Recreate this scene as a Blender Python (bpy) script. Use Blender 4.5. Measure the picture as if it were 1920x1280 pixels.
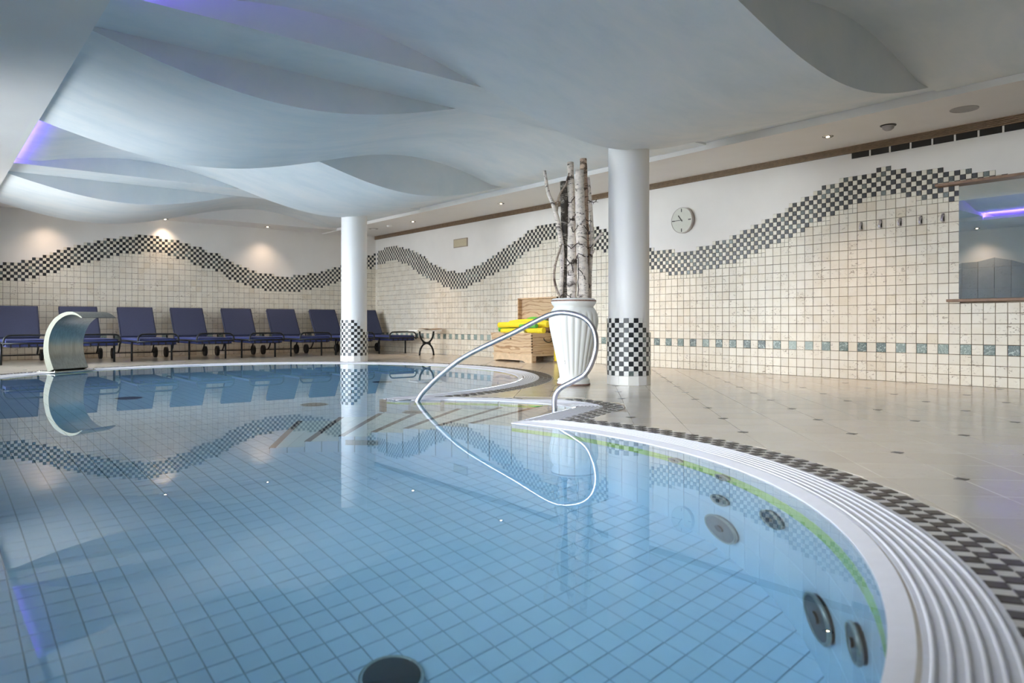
import bpy, bmesh, math, random
from math import sin, cos, pi, sqrt, atan2, hypot, radians
from mathutils import Vector, Matrix
from mathutils.geometry import tessellate_polygon

random.seed(7)
for o in list(bpy.data.objects):
    bpy.data.objects.remove(o)
S = bpy.context.scene
COL = S.collection

# ------------------------------------------------------------------ camera, sky, exposure
CAMX, CAMY, CAMZ = -8.257, -15.119, 0.638
cd = bpy.data.cameras.new('camera')
cam = bpy.data.objects.new('camera', cd)
COL.objects.link(cam)
cam.location = (CAMX, CAMY, CAMZ)
cam.rotation_euler = (pi / 2, 0, -atan2(.6331, .7741))
cd.sensor_width = 36
cd.lens = 1361 / 1920 * 36
cd.shift_y = -34.6 / 1920
cd.clip_end = 300
cd.clip_start = .05
cd.dof.use_dof = True
cd.dof.focus_distance = 8.0
cd.dof.aperture_fstop = 3.2
S.camera = cam

w = bpy.data.worlds.new('world')
S.world = w
w.use_nodes = True
bg = w.node_tree.nodes['Background']
bg.inputs[0].default_value = (.88, .945, 1.0, 1)
SKY = 15.5
bg.inputs[1].default_value = SKY
S.view_settings.view_transform = 'Standard'
S.view_settings.look = 'None'
S.view_settings.exposure = 0.6
S.view_settings.gamma = 1
S.view_settings.use_curve_mapping = False
S.cycles.max_bounces = 14
S.cycles.diffuse_bounces = 7
S.cycles.transmission_bounces = 8
S.cycles.transparent_max_bounces = 12
S.cycles.sample_clamp_indirect = 8
S.cycles.use_denoising = True
S.cycles.caustics_reflective = False

# window openings of the left wall: (y0, y1, z0, z1); last one added as unseen fill
XL = -9.0
WINS = [(-4.55, -1.45, .12, 2.42), (-8.05, -4.95, .12, 2.42), (-13.9, -10.5, .30, 2.42)]
for i, (a, b, z0, z1) in enumerate(WINS):      # portals: let the sky's own light in through the glass
    ld = bpy.data.lights.new('window_portal', 'AREA')
    ld.shape = 'RECTANGLE'
    ld.size = z1 - z0
    ld.size_y = b - a
    ld.cycles.is_portal = True
    lo = bpy.data.objects.new('window_portal', ld)
    COL.objects.link(lo)
    lo.location = (XL - .32, (a + b) / 2, (z0 + z1) / 2)
    lo.rotation_euler = (0, -pi / 2, 0)


# ------------------------------------------------------------------ materials
def srgb(h):
    c = [int(h[i:i + 2], 16) / 255 for i in (0, 2, 4)]
    return tuple(x / 12.92 if x <= .04045 else ((x + .055) / 1.055) ** 2.4 for x in c) + (1,)


class NT:
    def __init__(self, name):
        self.m = bpy.data.materials.new(name)
        self.m.use_nodes = True
        self.t = self.m.node_tree
        self.b = self.t.nodes['Principled BSDF']
        self.out = self.t.nodes['Material Output']

    def n(self, kind, **kw):
        x = self.t.nodes.new(kind)
        for k, v in kw.items():
            setattr(x, k, v)
        return x

    def l(self, a, b):
        self.t.links.new(a, b)

    def ramp(self, src, stops, interp='LINEAR'):
        r = self.n('ShaderNodeValToRGB')
        r.color_ramp.interpolation = interp
        e = r.color_ramp.elements
        while len(e) < len(stops):
            e.new(.5)
        for i, (p, c) in enumerate(stops):
            e[i].position = p
            e[i].color = c if len(c) == 4 else tuple(c) + (1,)
        self.l(src, r.inputs[0])
        return r.outputs[0]

    def noise(self, scale, detail=3, rough=.5, vec=None, dist=0):
        x = self.n('ShaderNodeTexNoise')
        x.inputs['Scale'].default_value = scale
        x.inputs['Detail'].default_value = detail
        x.inputs['Roughness'].default_value = rough
        x.inputs['Distortion'].default_value = dist
        self.l(vec if vec is not None else self.pos(), x.inputs['Vector'])
        return x.outputs['Fac']

    def pos(self):
        if not hasattr(self, '_p'):
            self._p = self.n('ShaderNodeNewGeometry').outputs['Position']
        return self._p

    def objc(self):
        if not hasattr(self, '_o'):
            self._o = self.n('ShaderNodeTexCoord').outputs['Object']
        return self._o

    def map(self, vec, scale=(1, 1, 1), rot=(0, 0, 0)):
        x = self.n('ShaderNodeMapping')
        x.inputs['Scale'].default_value = scale
        x.inputs['Rotation'].default_value = rot
        self.l(vec, x.inputs['Vector'])
        return x.outputs[0]

    def mix(self, f, a, b, mode='MIX'):
        x = self.n('ShaderNodeMix', data_type='RGBA', blend_type=mode)
        for s, v in ((x.inputs[0], f), (x.inputs[6], a), (x.inputs[7], b)):
            if hasattr(v, 'is_linked'):
                self.l(v, s)
            else:
                s.default_value = v
        return x.outputs[2]

    def math(self, op, a, b=None):
        x = self.n('ShaderNodeMath', operation=op)
        for s, v in ((x.inputs[0], a), (x.inputs[1], b)):
            if v is None:
                continue
            if hasattr(v, 'is_linked'):
                self.l(v, s)
            else:
                s.default_value = v
        return x.outputs[0]

    def rand(self):
        """one number per tile: the object's own random plus the island's"""
        oi = self.n('ShaderNodeObjectInfo').outputs['Random']
        gi = self.n('ShaderNodeNewGeometry').outputs['Random Per Island']
        return self.math('FRACT', self.math('ADD', oi, gi))

    def bump(self, h, strength=.3, dist=.01):
        x = self.n('ShaderNodeBump')
        x.inputs['Strength'].default_value = strength
        x.inputs['Distance'].default_value = dist
        self.l(h, x.inputs['Height'])
        self.l(x.outputs[0], self.b.inputs['Normal'])

    def col(self, c):
        if hasattr(c, 'is_linked'):
            self.l(c, self.b.inputs['Base Color'])
        else:
            self.b.inputs['Base Color'].default_value = c

    def set(self, rough=None, metal=None, spec=None):
        if rough is not None:
            if hasattr(rough, 'is_linked'):
                self.l(rough, self.b.inputs['Roughness'])
            else:
                self.b.inputs['Roughness'].default_value = rough
        if metal is not None:
            self.b.inputs['Metallic'].default_value = metal
        if spec is not None:
            self.b.inputs['Specular IOR Level'].default_value = spec
        return self.m


def simple(name, c, rough=.5, metal=0, var=.06, scale=30, bump=0, spec=.5):
    n = NT(name)
    f = n.noise(scale, 4)
    lo = tuple(x * (1 - var) for x in c[:3]) + (1,)
    hi = tuple(min(1, x * (1 + var)) for x in c[:3]) + (1,)
    n.col(n.ramp(f, [(.3, lo), (.7, hi)]))
    if bump:
        n.bump(f, bump, .004)
    return n.set(rough, metal, spec)


M = {}
M['plaster'] = simple('white_plaster', (.80, .775, .74, 1), .75, var=.02, scale=3, bump=.05)
M['soffit'] = simple('soffit_plaster', (.78, .76, .74, 1), .75, var=.015, scale=3)
# lazure painted ceiling: soft cloudy wash, with the pool's reflected blue put into its colour
n = NT('lazure_ceiling')
f1 = n.noise(.8, 6, .6, n.map(n.pos(), (1.0, 1.8, 1)), .6)
f2 = n.noise(2.6, 6, .6, n.map(n.pos(), (1.0, 2.2, 1)), .4)
fm = n.math('ADD', n.math('MULTIPLY', f1, .65), n.math('MULTIPLY', f2, .35))
n.col(n.ramp(fm, [(.38, (.675, .735, .765, 1)), (.5, (.735, .78, .80, 1)), (.62, (.79, .81, .815, 1))]))
M['wave'] = n.set(.62)
M['column'] = simple('column_paint', (.82, .815, .805, 1), .45, var=.01, scale=4)
n = NT('brown_grout')
f = n.noise(2.3, 5, .65, None, .5)
n.col(n.ramp(f, [(.36, (.075, .055, .04)), (.52, (.17, .13, .095)), (.64, (.36, .30, .23))]))
M['grout'] = n.set(.9)


def stone(name, base, dark, pit, rough=.45, vein=None, pitamt=.5):
    n = NT(name)
    r = n.rand()
    c = n.ramp(r, [(0, tuple(x * .93 for x in base[:3])), (.3, base[:3]), (.8, tuple(min(1, x * 1.05) for x in base[:3])), (.93, tuple(a * .75 + b * .25 for a, b in zip(base[:3], dark[:3]))), (1, tuple(a * .45 + b * .55 for a, b in zip(base[:3], dark[:3])))])
    big = n.noise(6, 4, .55)
    c = n.mix(n.math('MULTIPLY', n.ramp(big, [(.42, (0, 0, 0)), (.68, (1, 1, 1))]), .35), c, tuple(dark[:3]) + (1,))
    if vein:
        v = n.noise(22, 5, .65, None, 1.5)
        c = n.mix(n.ramp(v, [(.50, (0, 0, 0)), (.62, (1, 1, 1))]), c, vein)
    p = n.noise(26, 4, .62, n.map(n.pos(), (1, 1, 1.6)), 1.2)
    cl = n.ramp(n.noise(4.5, 3, .6), [(.46, (0, 0, 0)), (.60, (1, 1, 1))])
    pm = n.math('MULTIPLY', n.ramp(p, [(.585, (0, 0, 0)), (.63, (1, 1, 1))]), cl)
    c = n.mix(n.math('MULTIPLY', pm, pitamt), c, pit)
    n.col(c)
    n.bump(n.math('SUBTRACT', 1.0, pm), .35, .004)
    return n.set(rough)


M['travertine'] = stone('travertine_tile', (.74, .69, .59, 1), (.64, .55, .41, 1), (.20, .14, .09, 1), .42, pitamt=.75)
M['cream_mosaic'] = stone('cream_mosaic', (.74, .70, .60, 1), (.66, .60, .48, 1), (.35, .28, .2, 1), .4, pitamt=.3)
def dark_marble(name):
    n = NT(name)
    r = n.rand()
    v = n.noise(34, 5, .7, None, 2.0)
    vm = n.ramp(v, [(.50, (0, 0, 0)), (.60, (1, 1, 1))])
    base = n.ramp(r, [(0, (.016, .018, .022)), (.75, (.022, .024, .028)), (.88, (.04, .048, .048)), (.96, (.09, .11, .105)), (1, (.15, .18, .17))])
    amt = n.ramp(r, [(0, (.0, .0, .0)), (.6, (.08, .08, .08)), (.9, (.45, .45, .45)), (1, (.8, .8, .8))])
    n.col(n.mix(n.math('MULTIPLY', vm, amt), base, (.24, .28, .27, 1)))
    return n.set(.3)


M['black_mosaic'] = dark_marble('black_mosaic')
M['white_mosaic'] = stone('white_mosaic', (.80, .79, .76, 1), (.74, .72, .67, 1), (.6, .57, .5, 1), .3, pitamt=.3)
n = NT('green_marble')
c = n.ramp(n.rand(), [(0, (.035, .05, .048)), (.3, (.10, .14, .13)), (.65, (.19, .25, .225)), (1, (.38, .45, .41))])
v = n.noise(24, 5, .68, None, 1.8)
n.col(n.mix(n.ramp(v, [(.50, (0, 0, 0)), (.62, (1, 1, 1))]), c, (.44, .51, .47, 1)))
M['green_marble'] = n.set(.35)
M['deck_tile'] = stone('deck_tile', (.59, .53, .45, 1), (.55, .48, .39, 1), (.46, .37, .28, 1), .17, pitamt=.2)
M['deck_joint'] = simple('deck_joint', (.46, .385, .30, 1), .5)
M['dark_inset'] = simple('dark_inset', (.05, .04, .035, 1), .35)
M['border_dark'] = stone('border_dark', (.030, .024, .022, 1), (.07, .055, .05, 1), (.1, .09, .08, 1), .35)
M['border_cream'] = stone('border_cream', (.66, .63, .58, 1), (.6, .56, .5, 1), (.5, .45, .4, 1), .3)
M['grating'] = simple('white_grating', (.76, .75, .79, 1), .4, var=.03, scale=40)
M['lip'] = simple('white_lip', (.74, .73, .77, 1), .3, var=.03, scale=20)
M['lip_joint'] = simple('lip_joint', (.20, .13, .11, 1), .6)


def poolt(name, c, d, rough=.25):
    n = NT(name)
    n.col(n.ramp(n.rand(), [(0, c[:3]), (1, d[:3])]))
    return n.set(rough)


M['pool_floor'] = poolt('pool_floor_tile', (.66, .77, .87), (.71, .81, .90))
M['pool_wall'] = poolt('pool_wall_tile', (.70, .80, .90), (.76, .85, .93))
M['pool_lime'] = poolt('pool_lime_tile', (.46, .68, .20), (.50, .72, .24))
M['pool_joint'] = simple('pool_joint', (.34, .42, .46, 1), .7)
M['step_tile'] = poolt('step_tile', (.82, .88, .85), (.86, .91, .88))
M['nosing'] = simple('step_nosing', (.085, .075, .09, 1), .5)
# water: clear, faintly blue in the depth
n = NT('pool_water')
n.t.nodes.remove(n.b)
g = n.n('ShaderNodeBsdfGlass')
g.inputs['IOR'].default_value = 1.333
g.inputs['Roughness'].default_value = 0
n.l(g.outputs[0], n.out.inputs['Surface'])
va = n.n('ShaderNodeVolumeAbsorption')
va.inputs['Color'].default_value = (0.0, .60, .83, 1)
va.inputs['Density'].default_value = .25
n.l(va.outputs[0], n.out.inputs['Volume'])
M['water'] = n.m
# thin window glass
n = NT('window_glass')
n.t.nodes.remove(n.b)
tr = n.n('ShaderNodeBsdfTransparent')
gl = n.n('ShaderNodeBsdfGlossy')
gl.inputs['Roughness'].default_value = .0
fr = n.n('ShaderNodeFresnel')
fr.inputs['IOR'].default_value = 1.5
mx = n.n('ShaderNodeMixShader')
n.l(fr.outputs[0], mx.inputs[0])
n.l(tr.outputs[0], mx.inputs[1])
n.l(gl.outputs[0], mx.inputs[2])
n.l(mx.outputs[0], n.out.inputs['Surface'])
M['glass'] = n.m
M['steel'] = simple('brushed_steel', (.50, .50, .45, 1), .48, 1, .10, 60)
n = NT('satin_steel')
f = n.noise(3, 5, .6, n.map(n.objc(), (14, 14, .8)))
n.col(n.ramp(f, [(.3, (.25, .26, .24)), (.7, (.35, .355, .33))]))
M['satin'] = n.set(.33, 1)
M['side_steel'] = simple('satin_side_steel', (.17, .175, .135, 1), .6, .3, .08, 40)
M['chrome'] = simple('polished_rail', (.66, .65, .71, 1), .28, 1, .02)
M['dark_metal'] = simple('dark_bronze_metal', (.022, .024, .026, 1), .4, .6, .15)
M['rubber'] = simple('black_rubber', (.012, .012, .012, 1), .7)
M['navy'] = simple('navy_cushion', (.040, .047, .094, 1), .8, 0, .10, 90, .15)
M['navy_seat'] = simple('navy_seat', (.032, .044, .155, 1), .8, 0, .10, 90, .15)
M['navy_edge'] = simple('navy_piping', (.012, .014, .04, 1), .8)
n = NT('pine')
wv = n.n('ShaderNodeTexWave', wave_type='BANDS', bands_direction='Z')
wv.inputs['Scale'].default_value = 5
wv.inputs['Distortion'].default_value = 16
wv.inputs['Detail'].default_value = 3
n.l(n.map(n.objc(), (.25, .25, 1)), wv.inputs['Vector'])
c = n.ramp(wv.outputs['Fac'], [(0, (.55, .385, .23)), (.65, (.62, .45, .285)), (1, (.36, .215, .11))])
kn = n.noise(7, 2)
c = n.mix(n.ramp(kn, [(.68, (0, 0, 0)), (.74, (1, 1, 1))]), c, (.22, .10, .04, 1))
n.col(c)
n.bump(wv.outputs['Fac'], .15, .003)
M['pine'] = n.set(.5)
M['pine_pale'] = simple('pale_pine', (.60, .44, .28, 1), .5, var=.12, scale=14)
M['slat_wood'] = simple('slat_wood', (.25, .165, .10, 1), .5, var=.2, scale=20)
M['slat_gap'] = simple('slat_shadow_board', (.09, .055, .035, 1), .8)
M['shelf_wood'] = simple('shelf_wood', (.24, .14, .085, 1), .5, var=.2, scale=14)
M['yellow'] = simple('yellow_foam', (.80, .62, .02, 1), .75, var=.05)
M['green'] = simple('green_foam', (.12, .45, .06, 1), .75, var=.06)
M['pale_foam'] = simple('pale_yellow_foam', (.80, .68, .36, 1), .75, var=.04)
n = NT('shabby_white_glaze')
f = n.noise(14, 6, .7)
n.col(n.mix(n.ramp(f, [(.66, (0, 0, 0)), (.74, (1, 1, 1))]), (.80, .80, .76, 1), (.40, .33, .29, 1)))
n.bump(n.noise(8, 4), .15, .004)
M['vase'] = n.set(.4)
M['vase_worn'] = simple('worn_rim', (.24, .14, .11, 1), .7, var=.3)
M['soil'] = simple('soil', (.05, .04, .03, 1), .9)


def birch(name, pale, dark, lo):
    n = NT(name)
    a = n.noise(9, 5, .65, n.map(n.pos(), (1.4, 1.4, 2.4)), .4)
    b = n.noise(26, 3, .6, n.map(n.pos(), (.8, .8, 3.2)), .5)
    c = n.ramp(a, [(.30, tuple(x * .55 for x in pale)), (.45, tuple(x * .85 for x in pale)), (.6, pale)])
    c = n.mix(n.ramp(b, [(lo, (0, 0, 0)), (lo + .06, (1, 1, 1))]), c, dark + (1,))
    bl = n.noise(7.5, 4, .65, n.map(n.pos(), (1, 1, 1.5)), .6)
    c = n.mix(n.ramp(bl, [(lo - .03, (0, 0, 0)), (lo + .04, (1, 1, 1))]), c, dark + (1,))
    n.col(c)
    n.bump(bl, .5, .01)
    return n.set(.75)


M['birch'] = birch('birch_bark', (.80, .71, .62), (.09, .07, .06), .60)
M['birch_dark'] = birch('dark_birch_bark', (.40, .35, .29), (.06, .05, .04), .48)
M['birch_warm'] = birch('orange_birch_bark', (.74, .55, .41), (.14, .09, .06), .59)  # orange glow of the nearby lamp put into this bark colour
M['branch'] = birch('thin_branch_bark', (.46, .37, .29), (.12, .08, .06), .58)
M['wood_cut'] = simple('cut_wood', (.66, .56, .45, 1), .7, var=.1)
M['twig'] = simple('dark_twig', (.045, .032, .028, 1), .8)
M['clock_face'] = simple('clock_face', (.62, .62, .55, 1), .5, var=.02)
M['clock_rim'] = simple('clock_rim', (.50, .46, .43, 1), .3, .5, .04)
M['black'] = simple('black_plastic', (.012, .012, .013, 1), .4)
M['dark_grey'] = simple('dark_grey', (.05, .05, .052, 1), .35)
M['grey'] = simple('grey_plastic', (.36, .34, .33, 1), .5)
M['white'] = simple('white_plastic', (.8, .8, .79, 1), .4, var=.01)
M['beige_plate'] = simple('beige_plate', (.55, .48, .33, 1), .45, var=.05)
M['plate_frame'] = simple('plate_frame', (.36, .30, .24, 1), .4)
M['table_top'] = simple('table_stone', (.90, .89, .85, 1), .35, var=.04)
M['paper'] = simple('magazine_paper', (.40, .30, .21, 1), .5, var=.15, scale=20)
M['paper_dark'] = simple('magazine_cover', (.13, .10, .09, 1), .45, var=.2, scale=20)
M['slate'] = stone('slate_panel', (.42, .44, .45, 1), (.52, .53, .54, 1), (.16, .16, .17, 1), .55)
n = NT('mirror_glass')
n.col((.86, .90, .90, 1))
M['mirror'] = n.set(.0, 1)
n = NT('transom_glass')
n.col((.012, .013, .015, 1))
M['transom'] = n.set(.06, 0, .6)
M['drain'] = simple('dark_drain', (.035, .037, .04, 1), .35, .3, .1)
M['jet'] = simple('grey_jet_cover', (.20, .20, .205, 1), .3, .5, .1)
M['frame'] = simple('window_frame', (.30, .30, .30, 1), .4)
M['earth'] = simple('dark_earth', (.09, .085, .07, 1), .9, var=.2, scale=3)
M['terrace'] = simple('terrace', (.58, .58, .57, 1), .8, var=.1, scale=2)


def emit(name, c, s):
    n = NT(name)
    n.t.nodes.remove(n.b)
    e = n.n('ShaderNodeEmission')
    e.inputs[0].default_value = c
    e.inputs[1].default_value = s
    n.l(e.outputs[0], n.out.inputs['Surface'])
    return n.m


M['led'] = emit('violet_led', (.20, .12, 1.0, 1), 130)
M['led_dim'] = emit('violet_led_dim', (.20, .12, 1.0, 1), 55)
M['lamp'] = emit('halogen_lamp', (1, .72, .42, 1), 30)


# ------------------------------------------------------------------ mesh helpers
class MB:
    def __init__(self):
        self.v, self.f, self.mi, self.sm = [], [], [], []

    def add(self, vs, fs, mi=0, smooth=False):
        o = len(self.v)
        self.v += [tuple(p) for p in vs]
        for f in fs:
            self.f.append(tuple(i + o for i in f))
            self.mi.append(mi)
            self.sm.append(smooth)
        return self

    def box(self, a, b, mi=0, M4=None):
        x0, y0, z0 = a
        x1, y1, z1 = b
        vs = [(x0, y0, z0), (x1, y0, z0), (x1, y1, z0), (x0, y1, z0), (x0, y0, z1), (x1, y0, z1), (x1, y1, z1), (x0, y1, z1)]
        if M4:
            vs = [M4 @ Vector(p) for p in vs]
        return self.add(vs, [(3, 2, 1, 0), (4, 5, 6, 7), (0, 1, 5, 4), (1, 2, 6, 5), (2, 3, 7, 6), (3, 0, 4, 7)], mi)

    def cbox(self, a, b, c=.006, mi=0, M4=None):
        """box with chamfered edges"""
        bm = bmesh.new()
        bmesh.ops.create_cube(bm, size=1)
        for v in bm.verts:
            v.co = Vector([a[i] + (b[i] - a[i]) * (v.co[i] + .5) for i in range(3)])
        bmesh.ops.bevel(bm, geom=bm.edges[:], offset=c, segments=2, affect='EDGES', profile=.6)
        bm.verts.index_update()
        vs = [(M4 @ v.co) if M4 else v.co.copy() for v in bm.verts]
        self.add(vs, [[v.index for v in f.verts] for f in bm.faces], mi)
        bm.free()
        return self

    def prism(self, poly, z0, z1, mi=0, M4=None, cap=True):
        n = len(poly)
        ar = sum(poly[i][0] * poly[(i + 1) % n][1] - poly[(i + 1) % n][0] * poly[i][1] for i in range(n))
        if ar < 0:
            poly = poly[::-1]
        vs = [(p[0], p[1], z0) for p in poly] + [(p[0], p[1], z1) for p in poly]
        if M4:
            vs = [M4 @ Vector(p) for p in vs]
        fs = [(i, (i + 1) % n, n + (i + 1) % n, n + i) for i in range(n)]
        if cap:
            for t in tessellate_polygon([[Vector((p[0], p[1], 0)) for p in poly]]):
                a, b, c = t
                pa, pb, pc = poly[a], poly[b], poly[c]
                if (pb[0] - pa[0]) * (pc[1] - pa[1]) - (pc[0] - pa[0]) * (pb[1] - pa[1]) < 0:
                    b, c = c, b
                fs += [(n + a, n + b, n + c), (c, b, a)]
        return self.add(vs, fs, mi)

    def tube(self, pts, r, seg=10, mi=0, caps=True, closed=False):
        pts = [Vector(p) for p in pts]
        n = len(pts)
        rs = r if isinstance(r, (list, tuple)) else [r] * n
        vs, fs = [], []
        up = None
        for i, p in enumerate(pts):
            if closed:
                t = (pts[(i + 1) % n] - pts[i - 1]).normalized()
            else:
                t = (pts[min(i + 1, n - 1)] - pts[max(i - 1, 0)]).normalized()
            if up is None:
                up = Vector((0, 0, 1)) if abs(t.z) < .9 else Vector((1, 0, 0))
            s = t.cross(up).normalized()
            up = s.cross(t).normalized()
            for k in range(seg):
                a = 2 * pi * k / seg
                vs.append(p + s * cos(a) * rs[i] + up * sin(a) * rs[i])
        for i in range(n if closed else n - 1):
            j = (i + 1) % n
            for k in range(seg):
                l = (k + 1) % seg
                fs.append((i * seg + k, i * seg + l, j * seg + l, j * seg + k))
        self.add(vs, fs, mi, True)
        if caps and not closed:
            o = len(self.v) - len(vs)
            self.f += [tuple(o + k for k in range(seg))[::-1], tuple(o + (n - 1) * seg + k for k in range(seg))]
            self.mi += [mi, mi]
            self.sm += [False, False]
        return self

    def lathe(self, prof, seg=32, mi=0, c=(0, 0, 0), smooth=True, rfun=None):
        vs, fs = [], []
        n = len(prof)
        for i, (r, z) in enumerate(prof):
            for k in range(seg):
                a = 2 * pi * k / seg
                rr = r * (rfun(a, z) if rfun else 1)
                vs.append((c[0] + rr * cos(a), c[1] + rr * sin(a), c[2] + z))
        for i in range(n - 1):
            for k in range(seg):
                l = (k + 1) % seg
                fs.append((i * seg + k, i * seg + l, (i + 1) * seg + l, (i + 1) * seg + k))
        return self.add(vs, fs, mi, smooth)

    def disc(self, c, r, ax, t, seg=28, mi=0, mi_side=None):
        """flat cylinder of thickness t whose front faces along ax, front centre at c"""
        ax = Vector(ax).normalized()
        u = ax.orthogonal().normalized()
        v = ax.cross(u)
        c = Vector(c)
        f = [c + u * cos(2 * pi * k / seg) * r + v * sin(2 * pi * k / seg) * r for k in range(seg)]
        b = [p - ax * t for p in f]
        self.add(f, [tuple(range(seg))], mi)
        self.add(b, [tuple(range(seg))[::-1]], mi)
        self.add(f + b, [(k, seg + k, seg + (k + 1) % seg, (k + 1) % seg) for k in range(seg)], mi if mi_side is None else mi_side, True)
        return self

    def mesh(self, name, mats):
        me = bpy.data.meshes.new(name)
        me.from_pydata([tuple(v) for v in self.v], [], self.f)
        for m in (mats if isinstance(mats, (list, tuple)) else [mats]):
            me.materials.append(m)
        me.polygons.foreach_set('material_index', self.mi)
        me.polygons.foreach_set('use_smooth', self.sm)
        me.update()
        return me

    def build(self, name, mats, parent=None, kind=None):
        o = bpy.data.objects.new(name, self.mesh(name, mats))
        COL.objects.link(o)
        if parent:
            o.parent = parent
        if kind:
            o['kind'] = kind
        return o


def tag(o, label=None, cat=None, group=None, kind=None):
    for k, v in (('label', label), ('category', cat), ('group', group), ('kind', kind)):
        if v:
            o[k] = v
    return o


def empty(name, loc=(0, 0, 0), rz=0, label=None, cat=None, group=None, kind=None):
    o = bpy.data.objects.new(name, None)
    COL.objects.link(o)
    o.location = loc
    o.rotation_euler = (0, 0, rz)
    o.empty_display_size = .1
    return tag(o, label, cat, group, kind)


def copy_tree(o, parent=None):
    c = o.copy()
    COL.objects.link(c)
    if parent:
        c.parent = parent
    for ch in [x for x in kids.get(o.name, [])]:
        copy_tree(ch, c)
    return c


kids = {}


def index_kids():
    kids.clear()
    for o in bpy.data.objects:
        if o.parent:
            kids.setdefault(o.parent.name, []).append(o)


def lerp(tab, t):
    """piecewise linear through (t, value) pairs sorted by t"""
    if t <= tab[0][0]:
        return tab[0][1]
    for (a, va), (b, vb) in zip(tab, tab[1:]):
        if t <= b:
            return va + (vb - va) * (t - a) / max(1e-6, b - a)
    return tab[-1][1]


def smooth_path(pts, n=6, closed=False):
    P = [Vector(p) for p in pts]
    out = []
    m = len(P)
    for i in range(m - 1):
        p0, p1, p2, p3 = P[max(i - 1, 0)], P[i], P[i + 1], P[min(i + 2, m - 1)]
        for k in range(n):
            t = k / n
            out.append(.5 * ((2 * p1) + (p2 - p0) * t + (2 * p0 - 5 * p1 + 4 * p2 - p3) * t * t + (3 * p1 - p0 - 3 * p2 + p3) * t ** 3))
    out.append(P[-1])
    return out


TILES = {}


def tile_mesh(key, w, h, d, mat, ch=.0025):
    """tile of w x h in the xy plane, front at z = d, back at z = 0, chamfered front edge (9 quads)"""
    k = (key, round(w, 4), round(h, 4))
    if k not in TILES:
        m = MB()
        m.add(*tile_geo(w, h, d, ch))
        TILES[k] = m.mesh(key, mat)
    return TILES[k]


def tile_geo(w, h, d, ch=.0025):
    a, b = w / 2, h / 2
    vs = [(-a, -b, 0), (a, -b, 0), (a, b, 0), (-a, b, 0), (-a, -b, d - ch), (a, -b, d - ch), (a, b, d - ch), (-a, b, d - ch),
          (-a + ch, -b + ch, d), (a - ch, -b + ch, d), (a - ch, b - ch, d), (-a + ch, b - ch, d)]
    fs = [(8, 9, 10, 11)] + [(i, (i + 1) % 4, 4 + (i + 1) % 4, 4 + i) for i in range(4)] + [(4 + i, 4 + (i + 1) % 4, 8 + (i + 1) % 4, 8 + i) for i in range(4)]
    return vs, fs


class TileSet:
    """collects tiles as (matrix, w, h); the `cap` nearest to the camera become parts, the rest one stuff part"""

    def __init__(self, name, mat, d, parent, ch=.0025, cap=300, rest=None):
        self.name, self.mat, self.d, self.parent, self.ch, self.cap = name, mat, d, parent, ch, cap
        self.rest = rest or name + '_field'
        self.t = []

    def put(self, M4, w, h):
        self.t.append((M4, w, h))

    def finish(self, seen=None):
        def key(t):
            p = t[0].translation
            dx, dy = p.x - CAMX, p.y - CAMY
            depth = dx * .6331 + dy * .7741
            side = dx * .7741 - dy * .6331
            out = depth < .3 or abs(side / max(depth, .01)) > .72
            return (out, -t[1] * t[2] / max(.05, (p - Vector((CAMX, CAMY, CAMZ))).length_squared))
        self.t.sort(key=key)
        for M4, w, h in self.t[:self.cap]:
            o = bpy.data.objects.new(self.name, tile_mesh(self.name, w, h, self.d, self.mat, self.ch))
            COL.objects.link(o)
            o.parent = self.parent
            o.matrix_local = M4
        if len(self.t) > self.cap:
            mb = MB()
            for M4, w, h in self.t[self.cap:]:
                vs, fs = tile_geo(w, h, self.d, self.ch)
                mb.add([M4 @ Vector(v) for v in vs], fs)
            mb.build(self.rest, self.mat, self.parent, 'stuff')


def frame(o, ex, ez):
    """matrix with local z = ez (outward), local x = ex"""
    ex, ez = Vector(ex).normalized(), Vector(ez).normalized()
    ey = ez.cross(ex)
    return Matrix(((ex.x, ey.x, ez.x, o[0]), (ex.y, ey.y, ez.y, o[1]), (ex.z, ey.z, ez.z, o[2]), (0, 0, 0, 1)))


# ------------------------------------------------------------------ room shell
YB = -18.5          # wall behind the camera
H = 3.25
wall_right = empty('wall_right', (0, 0, 0), kind='structure')
MB().box((0, YB, -.05), (.25, .25, H)).build('wall_panel', M['plaster'], wall_right)
wall_back = empty('wall_back', (0, 0, 0), kind='structure')
MB().box((XL - .3, 0, -.05), (0, .25, H)).build('wall_panel', M['plaster'], wall_back)
MB().box((XL - .3, YB - .25, -.05), (.25, YB, H)).build('wall_front', M['plaster'], None, 'structure')

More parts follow.
